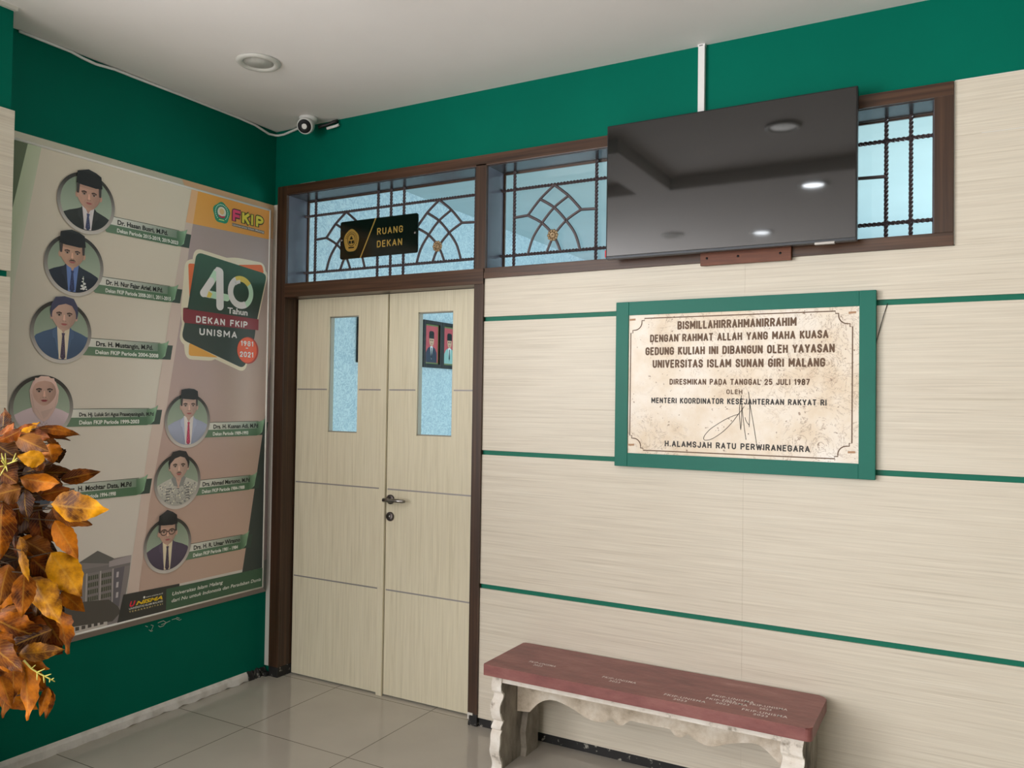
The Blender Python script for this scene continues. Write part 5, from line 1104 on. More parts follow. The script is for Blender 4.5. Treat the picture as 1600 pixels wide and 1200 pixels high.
# ================================================================== PLANT
LEAVES = [
    ((1.3021, -2.1176, 1.4064), (1.2854, -2.1053, 1.4637), 0.0408, (0.16, 0.046, 0.003)),
    ((1.3993, -2.1320, 1.4120), (1.4199, -2.0979, 1.4331), 0.0288, (0.48, 0.21, 0.002)),
    ((1.4371, -2.1109, 1.4198), (1.4749, -2.0318, 1.4016), 0.0272, (0.42, 0.125, 0.002)),
    ((1.4200, -2.0973, 1.4096), (1.4487, -2.0351, 1.3999), 0.0256, (0.25, 0.058, 0.002)),
    ((1.4293, -2.1608, 1.4025), (1.5167, -2.1339, 1.3700), 0.0470, (0.17, 0.062, 0.014)),
    ((1.4041, -2.0715, 1.3972), (1.4187, -2.0395, 1.3598), 0.0277, (0.16, 0.046, 0.003)),
    ((1.4425, -2.1536, 1.4163), (1.4131, -2.1925, 1.3894), 0.0313, (0.25, 0.058, 0.002)),
    ((1.4589, -2.0978, 1.3845), (1.4672, -2.0921, 1.3380), 0.0501, (0.42, 0.125, 0.002)),
    ((1.5188, -2.1437, 1.3497), (1.4755, -2.1797, 1.3600), 0.0412, (0.48, 0.21, 0.002)),
    ((1.4011, -2.1057, 1.3136), (1.4627, -2.0367, 1.3128), 0.0401, (0.16, 0.046, 0.003)),
    ((1.4530, -2.0647, 1.2963), (1.4983, -1.9938, 1.3138), 0.0367, (0.38, 0.115, 0.006)),
    ((1.4199, -2.1409, 1.3048), (1.5197, -2.1075, 1.2961), 0.0493, (0.42, 0.125, 0.002)),
    ((1.5223, -2.1280, 1.2514), (1.6542, -2.0766, 1.2432), 0.0723, (0.48, 0.21, 0.002)),
    ((1.4403, -2.1055, 1.2631), (1.4833, -2.0587, 1.2773), 0.0396, (0.25, 0.058, 0.002)),
    ((1.4928, -2.1098, 1.2382), (1.5742, -2.0632, 1.1998), 0.0528, (0.16, 0.046, 0.003)),
    ((1.4898, -2.0994, 1.2077), (1.5560, -2.0832, 1.1235), 0.0475, (0.42, 0.125, 0.002)),
    ((1.4648, -2.0911, 1.2325), (1.4920, -2.0744, 1.1739), 0.0644, (0.16, 0.046, 0.003)),
    ((1.4178, -2.0944, 1.2260), (1.4246, -2.0768, 1.1272), 0.0580, (0.25, 0.058, 0.002)),
    ((1.4610, -2.1517, 1.2809), (1.4778, -2.1521, 1.2131), 0.0452, (0.16, 0.046, 0.003)),
    ((1.4632, -2.1620, 1.2850), (1.4239, -2.2066, 1.2685), 0.0586, (0.17, 0.062, 0.014)),
    ((1.4472, -2.1932, 1.2570), (1.4632, -2.2043, 1.1302), 0.0613, (0.42, 0.125, 0.002)),
    ((1.4513, -2.1788, 1.2260), (1.4709, -2.1775, 1.1503), 0.0275, (0.25, 0.058, 0.002)),
    ((1.4812, -2.1724, 1.1802), (1.4992, -2.1724, 1.1200), 0.0256, (0.48, 0.21, 0.002)),
    ((1.4108, -2.1196, 1.1571), (1.4705, -2.0852, 1.1177), 0.0537, (0.16, 0.046, 0.003)),
    ((1.4920, -2.1079, 1.1356), (1.5725, -2.0835, 1.0406), 0.0735, (0.48, 0.21, 0.002)),
    ((1.4332, -2.1176, 1.1189), (1.4901, -2.0724, 1.0415), 0.0785, (0.25, 0.058, 0.002)),
    ((1.5033, -2.1823, 1.1532), (1.5193, -2.1717, 1.0843), 0.0237, (0.48, 0.21, 0.002)),
    ((1.4496, -2.1772, 1.1169), (1.4427, -2.1905, 1.0255), 0.0515, (0.16, 0.046, 0.003)),
    ((1.5005, -2.1712, 1.1017), (1.5153, -2.1837, 1.0084), 0.0508, (0.38, 0.115, 0.006)),
    ((1.4835, -2.1460, 1.0852), (1.5605, -2.1234, 0.9868), 0.0689, (0.48, 0.21, 0.002)),
    ((1.4841, -2.0758, 1.0397), (1.5132, -2.0353, 0.9882), 0.0396, (0.42, 0.125, 0.002)),
    ((1.4976, -2.0903, 1.0014), (1.5367, -2.0891, 0.9067), 0.0634, (0.42, 0.125, 0.002)),
    ((1.5249, -2.1200, 0.9681), (1.4532, -2.1824, 0.9284), 0.0551, (0.17, 0.062, 0.014)),
    ((1.4895, -2.1733, 0.9227), (1.5878, -2.1298, 0.9366), 0.0425, (0.48, 0.21, 0.002)),
    ((1.4590, -2.1670, 0.9010), (1.4680, -2.1714, 0.8144), 0.0429, (0.38, 0.115, 0.006)),
    ((1.4446, -2.1858, 0.8689), (1.4763, -2.1780, 0.8015), 0.0308, (0.38, 0.115, 0.006)),
    ((1.4664, -2.1513, 0.8964), (1.4866, -2.1484, 0.7659), 0.0605, (0.42, 0.125, 0.002)),
    ((1.4685, -2.1265, 0.8698), (1.4939, -2.1112, 0.8225), 0.0245, (0.42, 0.125, 0.002)),
    ((1.4983, -2.1089, 0.8311), (1.4915, -2.1228, 0.7684), 0.0262, (0.42, 0.125, 0.002)),
    ((1.4810, -2.1072, 0.8308), (1.5014, -2.0950, 0.7987), 0.0106, (0.25, 0.058, 0.002)),
    ((1.3806, -2.1561, 1.0064), (1.4258, -2.1292, 0.9383), 0.0779, (0.16, 0.046, 0.003)),
    ((1.4160, -2.0876, 0.8882), (1.4238, -2.0827, 0.8620), 0.0181, (0.25, 0.058, 0.002)),
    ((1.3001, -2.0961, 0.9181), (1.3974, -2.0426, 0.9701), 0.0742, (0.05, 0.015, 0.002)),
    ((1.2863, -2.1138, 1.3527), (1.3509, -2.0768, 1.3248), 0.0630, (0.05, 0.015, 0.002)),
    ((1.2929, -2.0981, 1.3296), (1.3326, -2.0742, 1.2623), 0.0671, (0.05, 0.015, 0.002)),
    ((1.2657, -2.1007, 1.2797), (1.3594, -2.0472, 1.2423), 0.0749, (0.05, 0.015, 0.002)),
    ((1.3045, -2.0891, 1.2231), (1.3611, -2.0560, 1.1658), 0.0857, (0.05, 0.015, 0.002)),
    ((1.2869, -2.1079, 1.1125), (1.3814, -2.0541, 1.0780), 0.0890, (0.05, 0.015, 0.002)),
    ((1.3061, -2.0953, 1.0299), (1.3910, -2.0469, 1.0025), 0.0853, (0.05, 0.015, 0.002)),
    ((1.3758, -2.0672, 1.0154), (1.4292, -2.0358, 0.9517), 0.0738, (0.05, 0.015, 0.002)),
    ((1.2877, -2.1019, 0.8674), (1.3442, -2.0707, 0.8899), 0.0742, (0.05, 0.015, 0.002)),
    ((1.4150, -2.0788, 0.9805), (1.4584, -2.0527, 0.9036), 0.0799, (0.25, 0.058, 0.002)),
    ((1.3805, -2.0855, 0.9277), (1.4488, -2.0461, 0.8827), 0.0730, (0.16, 0.046, 0.003)),
    ((1.3781, -2.1337, 0.9701), (1.4601, -2.0872, 0.9472), 0.0715, (0.25, 0.058, 0.002)),
    ((1.3949, -2.1900, 1.3342), (1.4553, -2.1667, 1.2969), 0.0695, (0.16, 0.046, 0.003)),
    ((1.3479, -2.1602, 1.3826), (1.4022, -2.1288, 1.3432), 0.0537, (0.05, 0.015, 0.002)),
    ((1.4148, -2.0977, 1.3013), (1.4670, -2.0673, 1.2520), 0.0614, (0.16, 0.046, 0.003)),
    ((1.3838, -2.0928, 1.3244), (1.4474, -2.0565, 1.3001), 0.0475, (0.16, 0.046, 0.003)),
    ((1.2508, -2.0886, 1.3873), (1.2297, -2.0673, 1.4409), 0.0398, (0.16, 0.046, 0.003)),
    ((1.3500, -2.1020, 1.3996), (1.3590, -2.0628, 1.4114), 0.0281, (0.16, 0.046, 0.003)),
    ((1.3714, -2.0904, 1.4185), (1.3960, -2.0070, 1.3851), 0.0266, (0.16, 0.046, 0.003)),
    ((1.3575, -2.0748, 1.3984), (1.3625, -2.0146, 1.3971), 0.0250, (0.42, 0.125, 0.002)),
    ((1.3779, -2.1325, 1.4121), (1.4608, -2.0970, 1.3966), 0.0460, (0.25, 0.058, 0.002)),
    ((1.3765, -2.1338, 1.4317), (1.3511, -2.1585, 1.3890), 0.0307, (0.25, 0.058, 0.002)),
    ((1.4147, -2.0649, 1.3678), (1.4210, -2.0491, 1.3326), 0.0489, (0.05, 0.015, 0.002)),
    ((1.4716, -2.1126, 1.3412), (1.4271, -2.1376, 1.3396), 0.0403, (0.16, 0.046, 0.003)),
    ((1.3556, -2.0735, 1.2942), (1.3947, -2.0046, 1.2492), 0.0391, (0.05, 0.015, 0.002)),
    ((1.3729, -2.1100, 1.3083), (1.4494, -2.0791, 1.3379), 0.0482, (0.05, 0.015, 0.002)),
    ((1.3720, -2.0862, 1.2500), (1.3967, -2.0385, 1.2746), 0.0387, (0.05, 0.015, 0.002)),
    ((1.3566, -2.0710, 1.2114), (1.3807, -2.0329, 1.1394), 0.0567, (0.16, 0.046, 0.003)),
    ((1.3937, -2.1316, 1.2577), (1.4012, -2.1258, 1.1919), 0.0442, (0.25, 0.058, 0.002)),
    ((1.4038, -2.1378, 1.2773), (1.3615, -2.1733, 1.2894), 0.0573, (0.42, 0.125, 0.002)),
    ((1.3778, -2.1751, 1.2660), (1.3978, -2.1726, 1.1481), 0.0600, (0.16, 0.046, 0.003)),
    ((1.3848, -2.1588, 1.2272), (1.3857, -2.1565, 1.1476), 0.0269, (0.42, 0.125, 0.002)),
    ((1.4246, -2.1464, 1.1617), (1.4387, -2.1373, 1.1099), 0.0251, (0.25, 0.058, 0.002)),
    ((1.3505, -2.0961, 1.1554), (1.3952, -2.0585, 1.1094), 0.0524, (0.42, 0.125, 0.002)),
    ((1.3727, -2.0940, 1.1046), (1.3778, -2.0662, 1.0197), 0.0767, (0.16, 0.046, 0.003)),
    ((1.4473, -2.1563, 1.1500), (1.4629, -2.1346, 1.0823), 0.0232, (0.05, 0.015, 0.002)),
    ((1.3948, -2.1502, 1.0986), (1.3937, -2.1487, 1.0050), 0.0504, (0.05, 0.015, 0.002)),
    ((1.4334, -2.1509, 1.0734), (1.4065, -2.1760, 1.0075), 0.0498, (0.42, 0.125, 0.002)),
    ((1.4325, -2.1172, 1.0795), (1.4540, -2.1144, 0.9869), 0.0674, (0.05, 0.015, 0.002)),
    ((1.4592, -2.0989, 0.9385), (1.3899, -2.1484, 0.8973), 0.0539, (0.25, 0.058, 0.002)),
    ((1.4257, -2.1511, 0.8897), (1.5003, -2.1087, 0.8726), 0.0416, (0.42, 0.125, 0.002)),
    ((1.4081, -2.1382, 0.8986), (1.3752, -2.1550, 0.8228), 0.0420, (0.42, 0.125, 0.002)),
    ((1.3846, -2.1621, 0.8641), (1.4075, -2.1480, 0.8111), 0.0301, (0.42, 0.125, 0.002)),
    ((1.4083, -2.1262, 0.8803), (1.3766, -2.1410, 0.7468), 0.0592, (0.16, 0.046, 0.003)),
    ((1.4113, -2.1006, 0.8383), (1.4287, -2.0785, 0.8001), 0.0240, (0.25, 0.058, 0.002)),
    ((1.4534, -2.0763, 0.8087), (1.4437, -2.0801, 0.7386), 0.0256, (0.42, 0.125, 0.002)),
    ((1.4248, -2.0809, 0.8123), (1.4222, -2.0701, 0.7771), 0.0103, (0.42, 0.125, 0.002)),
    ((1.3290, -2.1272, 0.9833), (1.3366, -2.1098, 0.9091), 0.0761, (0.16, 0.046, 0.003)),
    ((1.3548, -2.0642, 0.8699), (1.3492, -2.0553, 0.8456), 0.0177, (0.16, 0.046, 0.003)),
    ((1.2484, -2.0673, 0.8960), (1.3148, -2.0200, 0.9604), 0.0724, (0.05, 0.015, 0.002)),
    ((1.2196, -2.0935, 1.3354), (1.2495, -2.0641, 1.2848), 0.0616, (0.42, 0.125, 0.002)),
    ((1.2388, -2.0710, 1.3267), (1.2594, -2.0467, 1.2677), 0.0655, (0.42, 0.125, 0.002)),
    ((1.2031, -2.0783, 1.2685), (1.2785, -2.0233, 1.2156), 0.0731, (0.16, 0.046, 0.003)),
    ((1.2569, -2.0586, 1.2286), (1.2729, -2.0365, 1.1574), 0.0837, (0.16, 0.046, 0.003)),
    ((1.2241, -2.0860, 1.1161), (1.2967, -2.0330, 1.0891), 0.0869, (0.16, 0.046, 0.003)),
    ((1.2566, -2.0656, 1.0263), (1.3230, -2.0169, 1.0264), 0.0833, (0.25, 0.058, 0.002)),
    ((1.3110, -2.0457, 0.9921), (1.3393, -2.0167, 0.9169), 0.0721, (0.42, 0.125, 0.002)),
    ((1.2241, -2.0799, 0.8491), (1.2713, -2.0423, 0.8677), 0.0724, (0.16, 0.046, 0.003)),
    ((1.3513, -2.0569, 0.9636), (1.4006, -2.0161, 0.8955), 0.0781, (0.42, 0.125, 0.002)),
    ((1.3281, -2.0572, 0.9081), (1.3690, -2.0216, 0.8584), 0.0714, (0.25, 0.058, 0.002)),
    ((1.3122, -2.1128, 0.9416), (1.3661, -2.0694, 0.8726), 0.0699, (0.25, 0.058, 0.002)),
    ((1.3289, -2.1700, 1.3461), (1.3743, -2.1440, 1.3238), 0.0680, (0.42, 0.125, 0.002)),
    ((1.2788, -2.1418, 1.3901), (1.3239, -2.1043, 1.3615), 0.0524, (0.16, 0.046, 0.003)),
    ((1.3559, -2.0735, 1.3042), (1.3698, -2.0530, 1.2498), 0.0600, (0.42, 0.125, 0.002)),
    ((1.3281, -2.0662, 1.3024), (1.3670, -2.0318, 1.2549), 0.0464, (0.42, 0.125, 0.002)),
    ((1.0504, -2.1894, 1.3449), (0.9644, -2.2479, 1.3023), 0.0896, (0.42, 0.125, 0.002)),
    ((1.1306, -2.1265, 0.9801), (1.0061, -2.1299, 0.8855), 0.0777, (0.16, 0.046, 0.003)),
    ((1.3423, -2.3209, 1.2163), (1.4464, -2.3108, 1.1707), 0.0657, (0.17, 0.062, 0.014)),
    ((1.2781, -2.2746, 0.8814), (1.2260, -2.3182, 0.8091), 0.0603, (0.25, 0.058, 0.002)),
    ((1.3228, -2.2125, 1.3189), (1.2525, -2.2753, 1.2473), 0.0603, (0.48, 0.21, 0.002)),
    ((1.4792, -2.2333, 1.1357), (1.4901, -2.2601, 1.0441), 0.0679, (0.38, 0.115, 0.006)),
    ((0.8112, -2.3361, 1.3140), (0.6827, -2.3676, 1.2300), 0.0655, (0.38, 0.115, 0.006)),
    ((1.0793, -2.3525, 1.2486), (1.1485, -2.3086, 1.1387), 0.0718, (0.38, 0.115, 0.006)),
    ((1.4307, -2.2527, 0.9078), (1.4746, -2.2110, 0.8487), 0.0586, (0.25, 0.058, 0.002)),
    ((0.9618, -2.0939, 1.3843), (0.9207, -2.1485, 1.2742), 0.0650, (0.48, 0.21, 0.002)),
    ((1.3440, -2.3717, 0.9056), (1.4043, -2.3231, 0.8322), 0.0710, (0.25, 0.058, 0.002)),
    ((0.9263, -2.0806, 0.7231), (0.7889, -2.0997, 0.5819), 0.0794, (0.16, 0.046, 0.003)),
    ((0.8597, -2.1607, 0.8704), (0.7731, -2.1503, 0.7607), 0.0820, (0.38, 0.115, 0.006)),
    ((1.0124, -2.3634, 1.1145), (0.8665, -2.4012, 1.0609), 0.0586, (0.17, 0.062, 0.014)),
    ((0.7530, -2.3021, 1.2454), (0.7381, -2.2415, 1.1120), 0.0600, (0.25, 0.058, 0.002)),
    ((1.4291, -2.1969, 0.9991), (1.5154, -2.1179, 0.9467), 0.0718, (0.42, 0.125, 0.002)),
    ((0.8190, -2.2976, 1.2076), (0.9610, -2.2762, 1.1603), 0.0708, (0.42, 0.125, 0.002)),
    ((1.0755, -2.3590, 1.0736), (0.9786, -2.3776, 0.9615), 0.0708, (0.42, 0.125, 0.002)),
    ((1.1561, -2.1172, 1.3196), (1.0092, -2.1413, 1.2579), 0.0751, (0.25, 0.058, 0.002)),
    ((1.0376, -2.3774, 1.2315), (0.9185, -2.4263, 1.1702), 0.0825, (0.17, 0.062, 0.014)),
    ((0.9388, -2.2856, 1.0465), (0.8833, -2.2635, 0.9061), 0.0612, (0.16, 0.046, 0.003)),
    ((1.1332, -2.2899, 1.1711), (1.2423, -2.2836, 1.1146), 0.0707, (0.48, 0.21, 0.002)),
    ((0.9035, -2.3280, 1.0227), (0.9825, -2.3457, 0.9082), 0.0653, (0.17, 0.062, 0.014)),
    ((1.0387, -2.1333, 1.3696), (1.1734, -2.1123, 1.2571), 0.0656, (0.42, 0.125, 0.002)),
    ((1.3026, -2.1716, 1.1066), (1.3514, -2.1646, 0.9952), 0.0804, (0.16, 0.046, 0.003)),
    ((0.8958, -2.1141, 1.1540), (0.7590, -2.1254, 1.0668), 0.0857, (0.25, 0.058, 0.002)),
    ((1.1997, -2.3593, 1.3948), (1.3477, -2.3401, 1.3825), 0.0519, (0.48, 0.21, 0.002)),
    ((0.7484, -2.2466, 1.3728), (0.8648, -2.2067, 1.2925), 0.0595, (0.38, 0.115, 0.006)),
    ((1.4202, -2.2164, 0.8718), (1.3936, -2.2466, 0.7833), 0.0707, (0.42, 0.125, 0.002)),
    ((1.1476, -2.3155, 0.8769), (1.1754, -2.2742, 0.7888), 0.0577, (0.16, 0.046, 0.003)),
    ((0.9781, -2.3860, 0.8575), (0.8871, -2.4107, 0.7456), 0.0551, (0.48, 0.21, 0.002)),
    ((1.1739, -2.2912, 0.8351), (1.3180, -2.2731, 0.7760), 0.0727, (0.42, 0.125, 0.002)),
    ((0.8949, -2.0598, 0.9838), (0.8676, -2.1162, 0.8789), 0.0878, (0.16, 0.046, 0.003)),
    ((0.8120, -2.2006, 1.3543), (0.8668, -2.1086, 1.3312), 0.0672, (0.16, 0.046, 0.003)),
    ((1.3858, -2.3252, 1.1754), (1.4993, -2.3065, 1.1608), 0.0710, (0.25, 0.058, 0.002)),
    ((0.5480, -2.2327, 0.7843), (0.5550, -2.1708, 0.6521), 0.0905, (0.16, 0.046, 0.003)),
    ((1.3346, -2.3540, 0.8881), (1.4726, -2.3383, 0.8711), 0.0595, (0.48, 0.21, 0.002)),
    ((0.9290, -2.0185, 1.0741), (0.8187, -2.0582, 0.9487), 0.0703, (0.17, 0.062, 0.014)),
    ((1.1944, -2.4188, 1.2831), (1.2790, -2.3564, 1.2247), 0.0788, (0.42, 0.125, 0.002)),
    ((1.2138, -2.1554, 1.2731), (1.3203, -2.0920, 1.2482), 0.0747, (0.25, 0.058, 0.002)),
    ((0.6270, -2.2323, 1.3874), (0.6893, -2.2472, 1.2554), 0.0979, (0.17, 0.062, 0.014)),
    ((1.0930, -2.3349, 1.3586), (1.1141, -2.3242, 1.2368), 0.0569, (0.42, 0.125, 0.002)),
    ((1.2748, -2.2463, 0.9290), (1.4393, -2.2157, 0.9138), 0.0668, (0.16, 0.046, 0.003)),
    ((0.9754, -2.3301, 1.2272), (0.9912, -2.3886, 1.1665), 0.0638, (0.17, 0.062, 0.014)),
    ((1.1957, -2.3728, 0.8659), (1.2142, -2.3293, 0.7919), 0.0715, (0.48, 0.21, 0.002)),
    ((1.3642, -2.2955, 1.2636), (1.4466, -2.2973, 1.1810), 0.0514, (0.42, 0.125, 0.002)),
    ((0.8994, -2.1707, 1.1789), (1.0737, -2.1340, 1.1506), 0.0597, (0.42, 0.125, 0.002)),
    ((0.8161, -2.2973, 1.1641), (0.9568, -2.2675, 1.0629), 0.0648, (0.25, 0.058, 0.002)),
    ((1.1485, -2.3947, 1.2046), (1.1982, -2.3604, 1.1093), 0.0804, (0.16, 0.046, 0.003)),
    ((0.7121, -2.2344, 0.8998), (0.5861, -2.3113, 0.8395), 0.0645, (0.25, 0.058, 0.002)),
    ((0.8230, -2.2543, 0.9969), (0.7976, -2.2016, 0.8946), 0.0649, (0.38, 0.115, 0.006)),
    ((1.3717, -2.3428, 1.3621), (1.3531, -2.2947, 1.2662), 0.0786, (0.48, 0.21, 0.002)),
    ((1.1372, -2.3721, 0.9945), (1.0689, -2.3999, 0.9061), 0.0765, (0.16, 0.046, 0.003)),
    ((1.1548, -2.3318, 0.9603), (1.1433, -2.3197, 0.8558), 0.0827, (0.48, 0.21, 0.002)),
    ((1.3073, -2.3876, 1.3392), (1.3187, -2.3442, 1.2472), 0.0540, (0.42, 0.125, 0.002)),
    ((0.9737, -2.2858, 0.8130), (0.9914, -2.2560, 0.6858), 0.0713, (0.17, 0.062, 0.014)),
    ((1.1300, -2.1367, 1.1584), (1.3003, -2.1066, 1.1482), 0.0625, (0.25, 0.058, 0.002)),
    ((1.1014, -2.1753, 1.0074), (0.9248, -2.2072, 0.9663), 0.0810, (0.38, 0.115, 0.006)),
    ((1.1675, -2.1391, 0.8035), (1.0655, -2.1301, 0.6630), 0.0845, (0.25, 0.058, 0.002)),
    ((1.1722, -2.4620, 0.9832), (1.2238, -2.4578, 0.9043), 0.0704, (0.25, 0.058, 0.002)),
    ((1.0897, -2.0555, 1.2149), (1.0199, -2.0376, 1.1078), 0.0846, (0.16, 0.046, 0.003)),
    ((1.3120, -2.2674, 0.9168), (1.3397, -2.2855, 0.8185), 0.0666, (0.42, 0.125, 0.002)),
    ((1.3208, -2.1515, 1.0723), (1.2075, -2.1586, 0.9992), 0.0606, (0.17, 0.062, 0.014)),
    ((1.1194, -2.0744, 0.9875), (1.0833, -2.1277, 0.9236), 0.0776, (0.25, 0.058, 0.002)),
    ((1.1669, -2.4391, 1.2486), (1.1799, -2.4109, 1.1362), 0.0776, (0.42, 0.125, 0.002)),
    ((0.9681, -2.0760, 1.2434), (1.0912, -2.0169, 1.1869), 0.0928, (0.25, 0.058, 0.002)),
    ((1.1610, -2.3108, 1.0913), (1.2790, -2.2864, 1.0402), 0.0707, (0.25, 0.058, 0.002)),
    ((1.0669, -2.4307, 1.3455), (0.9484, -2.4759, 1.2914), 0.0569, (0.42, 0.125, 0.002)),
    ((0.9305, -2.0861, 0.8839), (1.0788, -2.0446, 0.8399), 0.0952, (0.25, 0.058, 0.002)),
    ((0.9647, -2.2114, 1.1482), (1.1400, -2.1798, 1.0760), 0.0839, (0.42, 0.125, 0.002)),
    ((0.9663, -2.1230, 1.3261), (0.8787, -2.1372, 1.2196), 0.0810, (0.38, 0.115, 0.006)),
    ((0.9174, -2.0147, 0.8109), (0.9016, -2.0388, 0.6672), 0.0861, (0.42, 0.125, 0.002)),
    ((0.9544, -2.0458, 1.2608), (0.9433, -2.0848, 1.1655), 0.0978, (0.42, 0.125, 0.002)),
    ((0.9746, -1.9849, 1.0590), (1.1263, -1.8998, 1.0392), 0.0680, (0.48, 0.21, 0.002)),
    ((1.1252, -2.0453, 0.7546), (1.2049, -1.9560, 0.6736), 0.0703, (0.42, 0.125, 0.002)),
    ((1.4740, -2.2202, 0.9818), (1.4951, -2.1958, 0.8878), 0.0777, (0.42, 0.125, 0.002)),
    ((1.2598, -2.4038, 1.2275), (1.3472, -2.3844, 1.1491), 0.0606, (0.16, 0.046, 0.003)),
    ((1.1877, -2.2053, 1.3194), (1.2496, -2.1207, 1.2810), 0.0613, (0.25, 0.058, 0.002)),
    ((0.7306, -2.2134, 1.0788), (0.8627, -2.2036, 1.0144), 0.0650, (0.48, 0.21, 0.002)),
    ((0.7848, -2.0773, 0.6937), (0.9152, -2.0698, 0.6353), 0.0695, (0.38, 0.115, 0.006)),
    ((1.0801, -2.2298, 0.7933), (0.9937, -2.2914, 0.7148), 0.0559, (0.42, 0.125, 0.002)),
    ((1.0853, -2.1239, 1.1134), (1.0123, -2.2023, 1.0346), 0.0795, (0.48, 0.21, 0.002)),
    ((1.0623, -2.2674, 0.9488), (1.0412, -2.2073, 0.8093), 0.0855, (0.48, 0.21, 0.002)),
    ((1.2107, -2.1881, 0.8455), (1.3189, -2.1642, 0.7561), 0.0856, (0.25, 0.058, 0.002)),
    ((0.9107, -2.2110, 1.2200), (0.7739, -2.2515, 1.1800), 0.0631, (0.42, 0.125, 0.002)),
    ((1.1097, -2.4206, 1.0118), (1.1345, -2.3422, 0.9641), 0.0710, (0.38, 0.115, 0.006)),
    ((0.8221, -2.0916, 1.2994), (0.7927, -2.0615, 1.1422), 0.0643, (0.42, 0.125, 0.002)),
    ((1.0677, -2.4106, 1.3350), (1.0787, -2.4591, 1.2578), 0.0596, (0.17, 0.062, 0.014)),
    ((0.8996, -2.3312, 0.9910), (0.7578, -2.3446, 0.8926), 0.0758, (0.16, 0.046, 0.003)),
    ((1.0738, -2.3943, 1.4029), (1.2376, -2.3696, 1.3870), 0.0712, (0.48, 0.21, 0.002)),
    ((0.9932, -2.0824, 1.1092), (0.9061, -2.1670, 1.0935), 0.0619, (0.17, 0.062, 0.014)),
    ((1.1729, -2.1983, 0.8467), (1.1353, -2.1579, 0.7127), 0.0590, (0.42, 0.125, 0.002)),
    ((0.7043, -2.1435, 1.0088), (0.6210, -2.1389, 0.8465), 0.1009, (0.16, 0.046, 0.003)),
    ((1.2712, -2.2904, 1.0088), (1.1649, -2.2897, 0.9221), 0.0713, (0.42, 0.125, 0.002)),
    ((1.0636, -2.3207, 1.0676), (1.0952, -2.2919, 0.9830), 0.0695, (0.16, 0.046, 0.003)),
    ((0.9415, -2.3719, 0.9434), (1.0364, -2.3187, 0.8542), 0.0648, (0.16, 0.046, 0.003)),
    ((1.0653, -2.3882, 1.3377), (1.0350, -2.3754, 1.2497), 0.0575, (0.16, 0.046, 0.003)),
    ((1.0343, -2.1783, 0.8233), (1.1381, -2.1098, 0.7462), 0.0768, (0.25, 0.058, 0.002)),
    ((0.5821, -2.2698, 1.3648), (0.6925, -2.2579, 1.2564), 0.0623, (0.25, 0.058, 0.002)),
    ((0.8754, -2.0465, 0.9523), (0.7659, -2.0758, 0.8639), 0.0673, (0.42, 0.125, 0.002)),
    ((1.0757, -2.2116, 1.3814), (0.9925, -2.1930, 1.2714), 0.0754, (0.42, 0.125, 0.002)),
    ((1.1580, -2.2069, 1.2361), (1.0764, -2.2491, 1.1696), 0.0650, (0.25, 0.058, 0.002)),
    ((1.3645, -2.2085, 1.1350), (1.4185, -2.1822, 1.0568), 0.0816, (0.16, 0.046, 0.003)),
    ((0.8897, -2.3058, 0.7565), (0.8776, -2.3607, 0.6837), 0.0686, (0.16, 0.046, 0.003)),
    ((0.7872, -2.1182, 0.9004), (0.6601, -2.1795, 0.8416), 0.0677, (0.16, 0.046, 0.003)),
    ((1.2644, -2.3184, 0.8562), (1.2364, -2.2855, 0.7494), 0.0681, (0.16, 0.046, 0.003)),
    ((0.7055, -2.1878, 1.3199), (0.6337, -2.1625, 1.1933), 0.0725, (0.42, 0.125, 0.002)),
    ((0.7972, -2.2889, 0.8838), (0.8191, -2.3370, 0.8150), 0.0860, (0.42, 0.125, 0.002)),
    ((1.3942, -2.1946, 1.1852), (1.2710, -2.2088, 1.0816), 0.0656, (0.25, 0.058, 0.002)),
    ((1.0306, -2.3065, 1.2247), (1.0097, -2.3598, 1.1132), 0.0559, (0.42, 0.125, 0.002)),
    ((1.4741, -2.2434, 0.9645), (1.5605, -2.2042, 0.9016), 0.0618, (0.16, 0.046, 0.003)),
    ((1.3448, -2.1805, 1.0820), (1.2846, -2.2167, 0.9836), 0.0645, (0.42, 0.125, 0.002)),
    ((1.1648, -2.4304, 0.9751), (1.2552, -2.3945, 0.9086), 0.0782, (0.17, 0.062, 0.014)),
    ((1.1990, -2.4455, 1.2447), (1.1128, -2.5092, 1.2033), 0.0740, (0.42, 0.125, 0.002)),
    ((1.0930, -2.1859, 0.8070), (0.9865, -2.1936, 0.6704), 0.0616, (0.48, 0.21, 0.002)),
    ((1.0293, -2.1635, 1.2000), (0.8731, -2.2162, 1.1382), 0.0672, (0.42, 0.125, 0.002)),
    ((1.1895, -2.3885, 1.1420), (1.2031, -2.3859, 1.0363), 0.0561, (0.42, 0.125, 0.002)),
    ((1.0986, -2.3648, 1.2621), (0.9838, -2.3854, 1.1599), 0.0671, (0.42, 0.125, 0.002)),
    ((0.9182, -2.1866, 1.1996), (1.0599, -2.1572, 1.1196), 0.0771, (0.17, 0.062, 0.014)),
    ((1.1729, -2.1753, 1.1932), (1.0621, -2.2213, 1.1161), 0.0850, (0.16, 0.046, 0.003)),
    ((0.9498, -2.3761, 1.2284), (0.8334, -2.4194, 1.1962), 0.0791, (0.16, 0.046, 0.003)),
    ((1.2768, -2.2229, 0.9667), (1.4118, -2.1577, 0.9561), 0.0797, (0.16, 0.046, 0.003)),
    ((1.1954, -2.1471, 0.9713), (1.1766, -2.2024, 0.8743), 0.0789, (0.48, 0.21, 0.002)),
    ((0.8350, -2.1501, 1.3997), (0.9374, -2.1581, 1.2708), 0.0617, (0.17, 0.062, 0.014)),
    ((1.2521, -2.1130, 0.9321), (1.2779, -2.0756, 0.8389), 0.0786, (0.25, 0.058, 0.002)),
